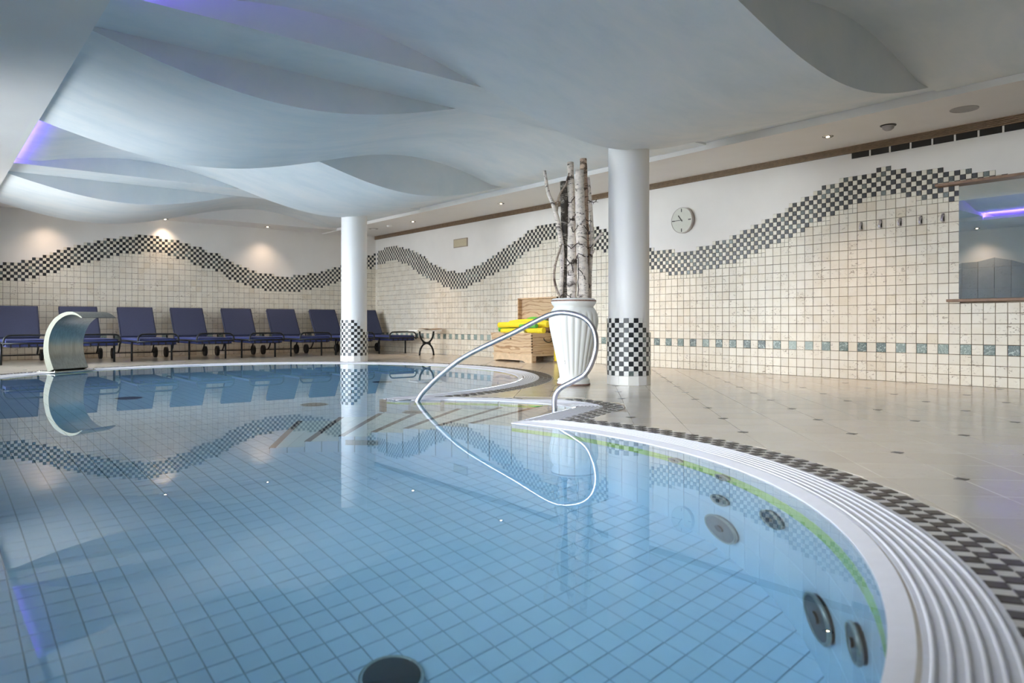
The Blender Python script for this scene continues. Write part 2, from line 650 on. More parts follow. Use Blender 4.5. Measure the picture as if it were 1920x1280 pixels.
# left wall with window openings
mb = MB()
ys = sorted(WINS)
prev = YB
for a, b, z0, z1 in ys:
    mb.box((XL - .3, prev, -.05), (XL, a, H))
    mb.box((XL - .3, a, -.05), (XL, b, z0))
    mb.box((XL - .3, a, z1), (XL, b, H))
    prev = b
mb.box((XL - .3, prev, -.05), (XL, 0, H))
wall_left = empty('wall_left', (0, 0, 0), kind='structure')
mb.build('wall_panel', M['plaster'], wall_left)
for i, (a, b, z0, z1) in enumerate(ys):
    wn = empty('window_%d' % (i + 1), (XL - .18, (a + b) / 2, z0), kind='structure')
    hw, hh = (b - a) / 2, z1 - z0
    fm = MB()
    for y in (-hw, hw - .06):
        fm.box((-.035, y, 0), (.035, y + .06, hh))
    for z in (0, hh - .06):
        fm.box((-.035, -hw, z), (.035, hw, z + .06))
    nm = max(1, round(2 * hw / 1.6))
    for k in range(1, nm):
        y = -hw + 2 * hw * k / nm
        fm.box((-.03, y - .025, .06), (.03, y + .025, hh - .06))
    fm.build('window_frame', M['frame'], wn)
    for k in range(nm):
        ya, yb = -hw + 2 * hw * k / nm, -hw + 2 * hw * (k + 1) / nm
        MB().box((-.004, ya + .03, .05), (.004, yb - .03, hh - .05)).build('pane', M['glass'], wn)
# slate wainscot with a jagged mountain outline on the pier between the windows
sl = [(-8.10, 1.45), (-9.0, 1.70), (-9.184, 1.86), (-9.346, 2.124), (-9.497, 1.922), (-9.916, 2.016), (-10.14, 1.913), (-10.33, 1.90), (-10.45, 1.78)]
slate = empty('slate_wainscot', (XL, -9.4, 0), label='grey slate wainscot with a jagged mountain outline beside the windows', cat='wall panel')
sl = sorted(sl)
y = -10.42
while y < -8.15:
    y2 = min(y + .30, -8.10)
    zt0, zt1 = lerp(sl, y), lerp(sl, y2)
    zt = 0
    while True:
        za, zb_ = zt, zt + .45
        t0, t1 = min(zb_, zt0), min(zb_, zt1)
        if max(t0, t1) - za < .02:
            break
        m = MB()
        d = .018 + random.random() * .012
        pts = [(y + .002, za), (y2 - .002, za), (y2 - .002, max(za + .003, t1 - .003)), (y + .002, max(za + .003, t0 - .003))]
        m.prism(pts, 0, d, 0, Matrix(((0, 0, 1, 0), (1, 0, 0, 9.4), (0, 1, 0, 0), (0, 0, 0, 1))))
        m.build('slate_slab', M['slate'], slate)
        zt += .45
    y = y2
MB().box((-60, -9.2, -.5), (XL - .31, 40, -.06)).build('ground', M['terrace'], None, 'structure')
MB().box((-60, -60, -.5), (XL - .31, -9.2, -.06)).build('ground', M['earth'], None, 'structure')  # unseen dark stretch, added to cut light bouncing up through the near opening

# ------------------------------------------------------------------ ceiling: wave panels, flat bands, soffits
ZB = 2.66
XL0, XR0 = -7.36, -1.33
WL = XR0 - XL0
ceiling = empty('ceiling', (0, 0, 0), kind='structure')


XM, XQ = -4.42, -1.62     # middle and right zero crossings of the wave


def wave_z(x, s):
    ph = pi * (x - XL0) / (XM - XL0) if x < XM else pi + pi * (x - XM) / (XQ - XM)
    z = 2.635 + s * .255 * sin(ph)
    if s < 0 and x > -1.75:
        z = max(z, 2.665)
    if s > 0 and x > -1.75:
        z = min(z, 2.685)
    return z


def wave_panel(name, y0, y1, s):
    n = 72
    vs, fs = [], []
    xs = [XL0 + WL * i / n for i in range(n + 1)]
    if s > 0:
        xs = [XL0 - 1.0] + xs
        n += 1
    for x in xs:
        z = wave_z(x, s)
        if s > 0 and x < XL0 + .5:
            z = max(z, 2.715)
        for y in (y0, y1):
            vs.append((x, y, z))
        for y in (y0, y1):
            vs.append((x, y, H))
    for i in range(n):
        a, b = 4 * i, 4 * i + 4
        fs.append((a, a + 1, b + 1, b))
    m = MB().add(vs, fs, 0, True)
    side = []
    for i in range(n):
        a, b = 4 * i, 4 * i + 4
        side += [(a, b, b + 2, a + 2), (a + 1, a + 3, b + 3, b + 1), (a + 2, b + 2, b + 3, a + 3)]
    side += [(0, 2, 3, 1), (4 * n, 4 * n + 1, 4 * n + 3, 4 * n + 2)]
    m2 = MB().add(vs, side)
    m.add(vs, side)
    m.build(name, M['wave'], ceiling)


YS = [-18.5, -16.1, -15.45, -12.55, -10.13, -9.48, -6.66, -4.05, -3.4, -.72]
wave_panel('ceiling_wave', YS[0], YS[1], 1)
MB().box((XL0, YS[1], ZB), (XR0, YS[2], H)).build('ceiling_band', M['wave'], ceiling)
wave_panel('ceiling_wave', YS[2], YS[3], -1)
wave_panel('ceiling_wave', YS[3], YS[4], 1)
MB().box((XL0, YS[4], ZB), (XR0, YS[5], H)).build('ceiling_band', M['wave'], ceiling)
wave_panel('ceiling_wave', YS[5], YS[6], -1)
wave_panel('ceiling_wave', YS[6], YS[7], 1)
MB().box((XL0, YS[7], ZB), (XR0, YS[8], H)).build('ceiling_band', M['wave'], ceiling)
wave_panel('ceiling_wave', YS[8], YS[9], -1)
# back soffit, left soffit, sloping right soffit
MB().box((XL0, YS[9], 2.625), (XR0, 0, H)).build('ceiling_soffit', M['soffit'], ceiling)
m = MB().box((XL, YB, 2.585), (XL0, 0, 2.597)).box((XL, YB, 2.597), (XL0 - 1.0, 0, H))
for a, b in ((YB, YS[3]), (YS[4], YS[6]), (YS[7], 0)):
    m.box((XL0 - 1.0, a, 2.597), (XL0, b, H))
m.build('ceiling_soffit', M['soffit'], ceiling)
mb = MB()
SZ0, SZ1 = 2.655, 2.605


def sof_z(x):
    return SZ0 + (SZ1 - SZ0) * (x / XR0)


mb.prism([(0, SZ0), (XR0, SZ1), (XR0, H), (0, H)], YB, 0, 0, Matrix(((1, 0, 0, 0), (0, 0, 1, 0), (0, 1, 0, 0), (0, 0, 0, 1))))
mb.build('ceiling_soffit', M['soffit'], ceiling)
MB().box((XL - .3, YB - .25, H), (.25, .25, H + .1)).build('ceiling_deck', M['plaster'], ceiling)

# violet LED strips hidden above the left soffit's edge
for k, (a, b) in enumerate(((YS[3], YS[4]), (YS[6], YS[7]))):
    o = MB().box((-.006, -(b - a) / 2 + .03, -.008), (.006, (b - a) / 2 - .03, .008)).build('led_strip', M['led' if k == 0 else 'led_dim'])
    o.location = (XL0 - .035, (a + b) / 2, 2.6275)
    MB().box((XL0 - .010, a + .005, 2.597), (XL0, b - .005, 2.635)).build('cove_lip', M['soffit'], ceiling)
    tag(o, ('violet light strip above the ceiling edge before the first flat ceiling band', 'violet light strip above the ceiling edge at the far ceiling wave')[k],
        'light strip', 'violet light strips along the ceiling edge')

# wooden slatted strip under the right soffit
strip = empty('trim_1', (0, 0, 0), kind='structure')
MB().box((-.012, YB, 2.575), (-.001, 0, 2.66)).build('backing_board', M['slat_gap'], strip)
for k in range(5):
    z = 2.577 + k * .0165
    MB().box((-.032, YB, z), (-.012, 0, z + .0105)).build('slat', M['slat_wood'], strip)

# ------------------------------------------------------------------ wall tiles
T = .105
HP = T / 2
J = .005
RT = [(0.01, 2.25), (-0.24, 2.3), (-0.51, 2.36), (-0.93, 2.36), (-1.2, 2.3), (-1.64, 2.2), (-2.1, 2.04), (-2.37, 1.88), (-2.7, 1.78), (-2.85, 1.72), (-3.23, 1.66), (-3.47, 1.62), (-3.64, 1.67), (-3.91, 1.72), (-4.15, 1.77), (-4.51, 1.89), (-4.69, 1.95), (-4.96, 2.06), (-5.23, 2.14), (-5.48, 2.24), (-5.68, 2.29), (-5.84, 2.32), (-6.02, 2.32), (-6.54, 2.3), (-7.02, 2.18), (-7.21, 2.12), (-7.37, 2.05), (-7.8, 1.84), (-8.23, 1.72), (-8.33, 1.68), (-8.62, 1.66), (-8.69, 1.61), (-8.79, 1.62), (-8.97, 1.61), (-9.02, 1.66), (-9.23, 1.66), (-9.28, 1.71), (-9.49, 1.71), (-9.54, 1.76), (-9.69, 1.81), (-9.86, 1.87), (-10.02, 1.92), (-10.17, 1.97), (-10.32, 2.02), (-10.37, 2.07), (-10.53, 2.12), (-10.66, 2.17), (-10.81, 2.23), (-11.02, 2.29), (-11.28, 2.33), (-11.49, 2.34), (-11.75, 2.33), (-11.76, 2.28), (-12.0, 2.27), (-12.17, 2.22), (-12.43, 2.17), (-12.59, 2.12), (-12.9, 1.95), (-14, 1.7)]
RB = [(-0.03, 1.96), (-0.42, 2.0), (-0.64, 2.06), (-0.9, 2.05), (-1.19, 1.95), (-1.47, 1.9), (-1.68, 1.79), (-2.05, 1.64), (-2.37, 1.53), (-2.65, 1.48), (-2.84, 1.37), (-3.23, 1.32), (-3.56, 1.32), (-3.81, 1.38), (-4.05, 1.43), (-4.31, 1.51), (-4.63, 1.58), (-4.87, 1.63), (-5.11, 1.71), (-5.34, 1.84), (-5.57, 1.92), (-5.81, 1.99), (-5.99, 2.06), (-6.54, 1.98), (-7.16, 1.78), (-7.35, 1.73), (-7.8, 1.56), (-8.23, 1.42), (-8.5, 1.34), (-8.6, 1.31), (-8.97, 1.3), (-9.23, 1.36), (-9.49, 1.4), (-9.75, 1.45), (-9.9, 1.51), (-10.04, 1.57), (-10.21, 1.62), (-10.38, 1.66), (-10.53, 1.72), (-10.74, 1.82), (-10.9, 1.87), (-11.06, 1.93), (-11.22, 1.98), (-11.27, 2.03), (-11.48, 2.04), (-11.68, 2.04), (-11.85, 1.98), (-12.0, 1.93), (-12.12, 1.92), (-12.26, 1.88), (-12.6, 1.8), (-14, 1.4)]
BT = [(-9, 1.55), (-8, 1.55), (-7.17, 1.65), (-6.92, 1.7), (-6.72, 1.76), (-6.56, 1.81), (-6.45, 1.86), (-6.35, 1.91), (-6.26, 1.96), (-6.1, 2.02), (-5.95, 2.07), (-5.79, 2.12), (-5.59, 2.18), (-5.34, 2.24), (-5.08, 2.29), (-4.62, 2.3), (-4.61, 2.25), (-4.36, 2.26), (-4.21, 2.2), (-3.95, 2.15), (-3.79, 2.1), (-3.74, 2.06), (-3.48, 2.01), (-3.43, 1.96), (-3.22, 1.85), (-3.09, 1.8), (-2.9, 1.75), (-2.75, 1.7), (-2.39, 1.65), (-2.26, 1.6), (-2.02, 1.65), (-1.7, 1.7), (-1.38, 1.76), (-1.21, 1.82), (-1.06, 1.87), (-0.89, 1.92), (-0.18, 2.19), (-0.01, 2.25)]
BB = [(-9, 1.25), (-8, 1.25), (-7.2, 1.34), (-6.92, 1.37), (-6.67, 1.43), (-6.36, 1.52), (-6.31, 1.57), (-6.15, 1.63), (-6.1, 1.68), (-5.85, 1.74), (-5.8, 1.79), (-5.55, 1.84), (-5.4, 1.89), (-5.14, 1.95), (-4.64, 2.0), (-4.52, 1.96), (-4.36, 1.9), (-4.22, 1.9), (-4.11, 1.85), (-3.91, 1.76), (-3.64, 1.71), (-3.38, 1.56), (-3.23, 1.51), (-3.06, 1.46), (-2.91, 1.4), (-2.75, 1.35), (-2.39, 1.3), (-2.06, 1.3), (-1.7, 1.36), (-1.44, 1.42), (-1.16, 1.47), (-1.01, 1.52), (-0.87, 1.58), (-0.13, 1.9), (-0.01, 1.95)]
RT, RB = sorted(RT), sorted(RB)
MIR = (-14.2, -12.265, .885, 2.045)     # mirror on the right wall: y0, y1, z0, z1


def tile_wall(parent, top, bot, t_end, n_half, at, ex, ez, phase_green, skip):
    """half-tile grid along a wall; at(t, z) -> point, t runs from 0 at the corner to negative values"""
    wt = TileSet('wall_tile', M['travertine'], .009, parent)
    gt = TileSet('accent_tile', M['green_marble'], .009, parent)
    bt = TileSet('dark_mosaic_tile', M['black_mosaic'], .009, parent)
    ct = TileSet('cream_mosaic_tile', M['cream_mosaic'], .009, parent)
    grout = MB()
    cells = {}
    for i in range(n_half):
        tc = t_end - (i + .5) * HP
        jt, jb = round(lerp(top, tc) / HP), round(lerp(bot, tc) / HP)
        cells[i] = (jb, jt)
        a, b = at(tc - HP / 2, 0), at(tc + HP / 2, 0)
        c, d = at(tc + HP / 2, jt * HP), at(tc - HP / 2, jt * HP)
        off = Vector(ez) * .0035
        if ex[0] < 0 or ex[1] < 0:
            grout.add([Vector(p) + off for p in (b, a, d, c)], [(0, 1, 2, 3)])
        else:
            grout.add([Vector(p) + off for p in (a, b, c, d)], [(0, 1, 2, 3)])
    grout.build('grout_bed', M['grout'], parent, 'stuff')
    for i in range(0, n_half - 1, 2):
        tc = t_end - (i + 1) * HP
        jbm = min(cells[i][0], cells[i + 1][0])
        full = jbm // 2
        for r in range(full):
            zc = (r + .5) * T
            if skip(tc, zc):
                continue
            dj = [random.uniform(-.0008, .0008) for _ in range(2)]
            Mx = frame(Vector(at(tc + dj[0], zc + dj[1])), ex, ez)
            g = r == 3 and ((i // 2 + phase_green) % 2 == 0)
            (gt if g else wt).put(Mx, T - J, T - J)
        for ii in (i, i + 1):
            for j in range(full * 2, cells[ii][0]):
                t2, z2 = t_end - (ii + .5) * HP, (j + .5) * HP
                if not skip(t2, z2):
                    ct.put(frame(Vector(at(t2, z2)), ex, ez), HP - .003, HP - .003)
    for i in range(n_half):
        jb, jt = cells[i]
        t2 = t_end - (i + .5) * HP
        for j in range(jb, jt):
            z2 = (j + .5) * HP
            if skip(t2, z2):
                continue
            (bt if (i + j) % 2 == 0 else ct).put(frame(Vector(at(t2, z2)), ex, ez), HP - .003, HP - .003)
    for s in (wt, gt, bt, ct):
        s.finish()


tile_wall(wall_right, RT, RB, -.0925 + .0, 350, lambda t, z: (-.0, t, z), (0, -1, 0), (-1, 0, 0),
          0, lambda t, z: MIR[0] < t < MIR[1] and MIR[2] < z < MIR[3])
tile_wall(wall_back, BT, BB, -.0, 168, lambda t, z: (t, 0, z), (1, 0, 0), (0, -1, 0), 1, lambda t, z: False)
# cut tiles closing the corner
cc_ = MB()
r = 0
while (r + 1) * T < 1.96:
    vs, fs = tile_geo(.088, T - J, .009)
    Mx = frame(Vector((0, -.046, (r + .5) * T)), (0, -1, 0), (-1, 0, 0))
    cc_.add([Mx @ Vector(v) for v in vs], fs)
    r += 1
cc_.build('cut_tile', M['travertine'], wall_right, 'stuff')

# ------------------------------------------------------------------ pool outline
FC, FR = Vector((-5.10, -6.57)), 3.045      # far basin
NC, NR = Vector((-7.695, -12.147)), 2.505   # near basin
DEPTH = -1.3
WZ = -.012
SPIKE = NC + Vector((cos(radians(15.6)), sin(radians(15.6)))) * NR
ALC = [Vector((-4.52, -11.16)), Vector((-4.385, -11.10)), Vector((-4.33, -10.95)), Vector((-4.36, -10.74)), Vector((-4.53, -10.34)), Vector((-4.79, -10.02)), Vector((-5.02, -9.87))]
CUSP_A = radians(-92 + 1.5)
CUSP = FC + Vector((cos(radians(-91.5)), sin(radians(-91.5)))) * FR
XE = -8.38     # straight left edge


def arc(c, r, a0, a1, step=.03):
    n = max(2, int(abs(a1 - a0) * r / step))
    return [c + Vector((cos(a0 + (a1 - a0) * k / n), sin(a0 + (a1 - a0) * k / n))) * r for k in range(n + 1)]


a_near0 = -math.acos((XE - NC.x) / NR) if abs((XE - NC.x) / NR) < 1 else -pi
NEAR0 = NC + Vector((cos(a_near0), sin(a_near0))) * NR


def eff(j, off):
    """border width of segment j: the alcove's far side has no grating"""
    if j != 2:
        return off
    return off * .55 if off <= .066 else .0363 + (off - .066) * (.135 / .338)


def rounded(al, off):
    line = []
    for i in range(len(al) - 1):
        a, b = al[i], al[i + 1]
        d = (b - a).normalized()
        nrm = Vector((d.y, -d.x))       # outward (pool lies on the left when going counter-clockwise)
        m = max(2, int((b - a).length / .02))
        seg = [a + (b - a) * k / m + nrm * off for k in range(m + 1)]
        if line and off > 0:
            pd = (al[i] - al[i - 1]).normalized()
            a0, a1 = atan2(-pd.x, pd.y), atan2(nrm.y, nrm.x)
            da = (a1 - a0 + pi) % (2 * pi) - pi
            if da > 0:
                line += [al[i] + Vector((cos(a0 + da * k / 5), sin(a0 + da * k / 5))) * off for k in range(1, 5)]
        line += seg
    return line


def seg_list(off, full=False):
    """the segments of the pool edge, pushed outward by off, before clipping"""
    o2 = off if full else eff(2, off)
    return [arc(NC, NR + off, a_near0, radians(15.6)),
            rounded([SPIKE] + ALC[:4], off),
            rounded(ALC[3:] + [CUSP], o2),
            arc(FC, FR + off, radians(-91.5), pi + .02),
            [Vector((XE - off, -7.6)), Vector((XE - off, -9)), Vector((XE - off, -11)), Vector((XE - off, NEAR0.y))]]


SB = seg_list(0)
BASE = [p for sg in SB for p in sg]
SEGB = []       # (a, b, segment)
for j, sg in enumerate(SB):
    SEGB += [(a, b, j) for a, b in zip(sg, sg[1:])]
SEGB.append((SB[3][-1], SB[4][0], 4))
SEGB.append((SB[4][-1], SB[0][0], 4))


def sdist(p, off):
    """smallest clearance of p from the border of width off: min over segments of distance - width"""
    best, bq, bj = 9e9, None, 0
    for a, b, j in SEGB:
        ab = b - a
        L2 = ab.length_squared
        t = 0 if L2 == 0 else max(0, min(1, (p - a).dot(ab) / L2))
        q = a + ab * t
        d = (q - p).length - eff(j, off)
        if d < best:
            best, bq, bj = d, q, j
    return best, bq, bj


OUTL = {}


def outline(off):
    if off not in OUTL:
        if off == 0:
            pts = BASE
        else:
            pts = [p for s in seg_list(off) for p in s if sdist(p, off)[0] > -.002]
        out = []
        for p in pts:
            if not out or (p - out[-1]).length > .004:
                out.append(p)
        if (out[0] - out[-1]).length < .004:
            out.pop()
        OUTL[off] = out
    return OUTL[off]


def ring(o0, o1, z, th, name, mat, parent, z_in=None):
    """flat ring between two offsets of the pool edge"""
    a, b = outline(o0), outline(o1)
    z_in = z if z_in is None else z_in
    allp = [(p.x, p.y, z) for p in b] + [(p.x, p.y, z_in) for p in a]
    tri = tessellate_polygon([[Vector((p.x, p.y, 0)) for p in b], [Vector((p.x, p.y, 0)) for p in a]])
    fs = []
    for i, j, k in tri:
        p, q, r_ = allp[i], allp[j], allp[k]
        if (q[0] - p[0]) * (r_[1] - p[1]) - (r_[0] - p[0]) * (q[1] - p[1]) < 0:
            j, k = k, j
        fs.append((i, j, k))
    m = MB().add(allp, fs)
    nb = len(b)
    na = len(a)
    # skirts
    va = [(p.x, p.y, z_in) for p in a] + [(p.x, p.y, z_in - th) for p in a]
    m.add(va, [((i + 1) % na, i, na + i, na + (i + 1) % na) for i in range(na)])
    return m.build(name, mat, parent)


floor = empty('floor', (0, 0, 0), kind='structure')
# slab under the deck with the pool opening
hole = outline(.05)
rect = [Vector((XL, YB)), Vector((0, YB)), Vector((0, 0)), Vector((XL, 0))]
allp = [(p.x, p.y, -.004) for p in rect] + [(p.x, p.y, -.004) for p in hole]
fs = []
for i, j, k in tessellate_polygon([[Vector((p.x, p.y, 0)) for p in rect], [Vector((p.x, p.y, 0)) for p in hole]]):
    p, q, r_ = allp[i], allp[j], allp[k]
    if (q[0] - p[0]) * (r_[1] - p[1]) - (r_[0] - p[0]) * (q[1] - p[1]) < 0:
        j, k = k, j
    fs.append((i, j, k))
m = MB().add(allp, fs)
m.build('floor_slab', M['deck_joint'], floor)

# diagonal deck tiles with dark insets
PT = .306
ft = TileSet('floor_tile', M['deck_tile'], .004, floor, .001)
ins = TileSet('inset_tile', M['dark_inset'], .005, floor, .0008, 200)
e1, e2 = Vector((cos(pi / 4), sin(pi / 4))), Vector((-sin(pi / 4), cos(pi / 4)))
O0 = Vector((-1.06, -10.09))
BORD = .40
clip_tiles = MB()


def clip(poly, n, d):
    """keep the part with n.p >= d"""
    out = []
    m = len(poly)
    for i in range(m):
        a, b = poly[i], poly[(i + 1) % m]
        da, db = n.dot(a) - d, n.dot(b) - d
        if da >= 0:
            out.append(a)
        if da * db < 0:
            out.append(a + (b - a) * (da / (da - db)))
    return out


def grad(p):
    """nearest point of the pool edge, and the distance as if every border were BORD wide"""
    d, q, j = sdist(p, BORD)
    return q, d + BORD, j


def inside(p):
    c = False
    n = len(BASE)
    j = n - 1
    for i in range(n):
        a, b = BASE[i], BASE[j]
        if (a.y > p.y) != (b.y > p.y) and p.x < (b.x - a.x) * (p.y - a.y) / (b.y - a.y) + a.x:
            c = not c
        j = i
    return c


for i in range(-45, 46):
    for j in range(-45, 46):
        c = O0 + e1 * (i + .5) * PT + e2 * (j + .5) * PT
        if not (XL - .3 < c.x < .3 and YB - .3 < c.y < .3):
            continue
        hw = PT / 2 - .0012
        poly = [c + e1 * a * hw + e2 * b * hw for a, b in ((-1, -1), (1, -1), (1, 1), (-1, 1))]
        ok = all(XL < p.x < -.01 and YB < p.y < -.01 for p in poly)
        q, d, j_ = grad(c)
        ins_c = inside(c)
        if not ins_c and d > BORD + PT * .72 and ok:
            ft.put(frame((c.x, c.y, -.004), (e1.x, e1.y, 0), (0, 0, 1)), 2 * hw, 2 * hw)
            continue
        if ins_c and d > .1:
            continue
        pl = poly
        for nv, dd in ((Vector((1, 0)), XL), (Vector((-1, 0)), .01), (Vector((0, 1)), YB), (Vector((0, -1)), .01)):
            pl = clip(pl, nv, dd)
            if len(pl) < 3:
                break
        if len(pl) < 3:
            continue
        # pool edge: clip against the local tangents taken at the corners and the centre
        for p in [c] + poly:
            q, d, j_ = grad(p)
            if d < BORD + PT and len(pl) >= 3:
                nrm = (p - q) if not inside(p) else (q - p)
                if nrm.length < 1e-4:
                    continue
                nrm.normalize()
                if d < BORD or p is c:
                    pl = clip(pl, nrm, nrm.dot(q) + eff(j_, BORD))
        if len(pl) >= 3:
            ar = sum(pl[k].x * pl[(k + 1) % len(pl)].y - pl[(k + 1) % len(pl)].x * pl[k].y for k in range(len(pl)))
            if abs(ar) > .0006:
                clip_tiles.prism([(p.x, p.y) for p in pl], -.004, 0)
for i in range(-22, 23):
    for j in range(-22, 23):
        c = O0 + e1 * 2 * i * PT + e2 * 2 * j * PT
        if XL + .1 < c.x < -.1 and YB + .1 < c.y < -.1 and not inside(c) and grad(c)[1] > BORD + .06:
            ins.put(frame((c.x, c.y, -.0035), (1, 0, 0), (0, 0, 1)), .045, .045)
ft.finish()
ins.finish()
clip_tiles.build('cut_floor_tile', M['deck_tile'], floor, 'stuff')

# coping: rounded white lip, ribbed overflow grating, chequered mosaic border
cop = empty('trim_2', (0, 0, 0), kind='structure')
ring(0, .052, .004, .03, 'pool_lip', M['lip'], cop, -.008)
ring(.050, .066, -.001, .01, 'lip_joint', M['lip_joint'], cop)
ring(.062, .245, .0005, .006, 'grating_bed', M['grating'], cop)
for k in range(6):
    o = .072 + k * .0285
    pts = outline(round(o, 4))
    o2 = outline(round(o + .017, 4))
    # rib: low ridge between two offsets
    mr = MB()
    path = [Vector((p.x, p.y, -.0040)) for p in outline(round(o + .0085, 4))]
    mr.tube(path, .0085, 6, 0, False, True)
    mr.build('grating_rib', M['grating'], cop)
ring(.243, BORD + .004, -.0005, .004, 'border_bed', M['border_cream'], cop)
bd = TileSet('border_tile', M['border_dark'], .003, cop, .0006, 300)
BW = .0505
for si, s in enumerate(seg_list(.243 + BW * 1.5, True)[:4]):
    NROW = 3
    if si == 2:
        s = rounded(ALC[3:] + [CUSP], .052 + BW)
        NROW = 2
    # walk along the middle row, place chequers in three rows
    L = [0]
    for a, b in zip(s, s[1:]):
        L.append(L[-1] + (b - a).length)
    n = int(L[-1] / BW)
    k = 0
    for i in range(n):
        t = (i + .5) * L[-1] / n
        while L[k + 1] < t:
            k += 1
        a, b = s[k], s[k + 1]
        if L[k + 1] - L[k] < 1e-6:
            continue
        p = a + (b - a) * ((t - L[k]) / (L[k + 1] - L[k]))
        d = (b - a).normalized()
        nrm = Vector((d.y, -d.x))
        for r in range(NROW):
            if (i + r) % 2:
                continue
            c = p + nrm * (r - (NROW - 1) / 2) * BW
            if sdist(c, .243 + (BW * (r + .5) if si != 2 else .02))[0] < -.008 or inside(c):
                continue
            bd.put(frame((c.x, c.y, -.0005), (d.x, d.y, 0), (0, 0, 1)), BW - .002, BW - .002)
bd.finish()

# ------------------------------------------------------------------ pool basin
basin = empty('pool_basin', (0, 0, 0), kind='structure')
edge = outline(0)
mw = MB()
ne = len(edge)
# backing wall, slightly outside the tiles
bk = outline(.012)
nb = len(bk)
mw.add([(p.x, p.y, .0 - .02) for p in bk] + [(p.x, p.y, DEPTH - .03) for p in bk],
       [(i, (i + 1) % nb, nb + (i + 1) % nb, nb + i) for i in range(nb)])
mw.build('basin_wall', M['pool_joint'], basin)
mf = MB().box((-10.0, -15.0, DEPTH - .04), (-1.5, -3.0, DEPTH - .006))
mf.build('basin_floor', M['pool_joint'], basin)
PF = .0975
pt = TileSet('pool_floor_tile', M['pool_floor'], .008, basin, .001)
for i in range(-40, 56):
    for j in range(-26, 100):
        c = Vector((-6.81 + (i + .5) * PF, -12.72 + (j + .5) * PF))
        if not (-8.6 < c.x < -1.9 and -14.9 < c.y < -3.4):
            continue
        if not inside(c) and grad(c)[1] > .06:
            continue
        pt.put(frame((c.x, c.y, DEPTH - .008), (1, 0, 0), (0, 0, 1)), PF - .005, PF - .005)
pt.finish()
wt = TileSet('pool_wall_tile', M['pool_wall'], .008, basin, .001)
lt = TileSet('pool_lime_tile', M['pool_lime'], .008, basin, .001)
ROWS = [(-.012, -.11, 0), (-.11, -.205, 0), (-.205, -.330, 1), (-.330, -.572, 0), (-.572, -.815, 0), (-.815, -1.058, 0), (-1.058, -1.30, 0)]
for s in seg_list(.010):
    L = [0]
    for a, b in zip(s, s[1:]):
        L.append(L[-1] + (b - a).length)
    n = max(1, int(L[-1] / .125))
    wd = L[-1] / n
    k = 0
    for i in range(n):
        t = (i + .5) * wd
        while k < len(L) - 2 and L[k + 1] < t:
            k += 1
        a, b = s[k], s[k + 1]
        p = a + (b - a) * ((t - L[k]) / max(1e-6, L[k + 1] - L[k]))
        d = (b - a).normalized()
        inn = Vector((-d.y, d.x))
        for z1, z0, lime in ROWS:
            (lt if lime else wt).put(frame((p.x, p.y, (z0 + z1) / 2), (-d.x, -d.y, 0), (inn.x, inn.y, 0)), wd - .003, z1 - z0 - .003)
wt.finish()
lt.finish()

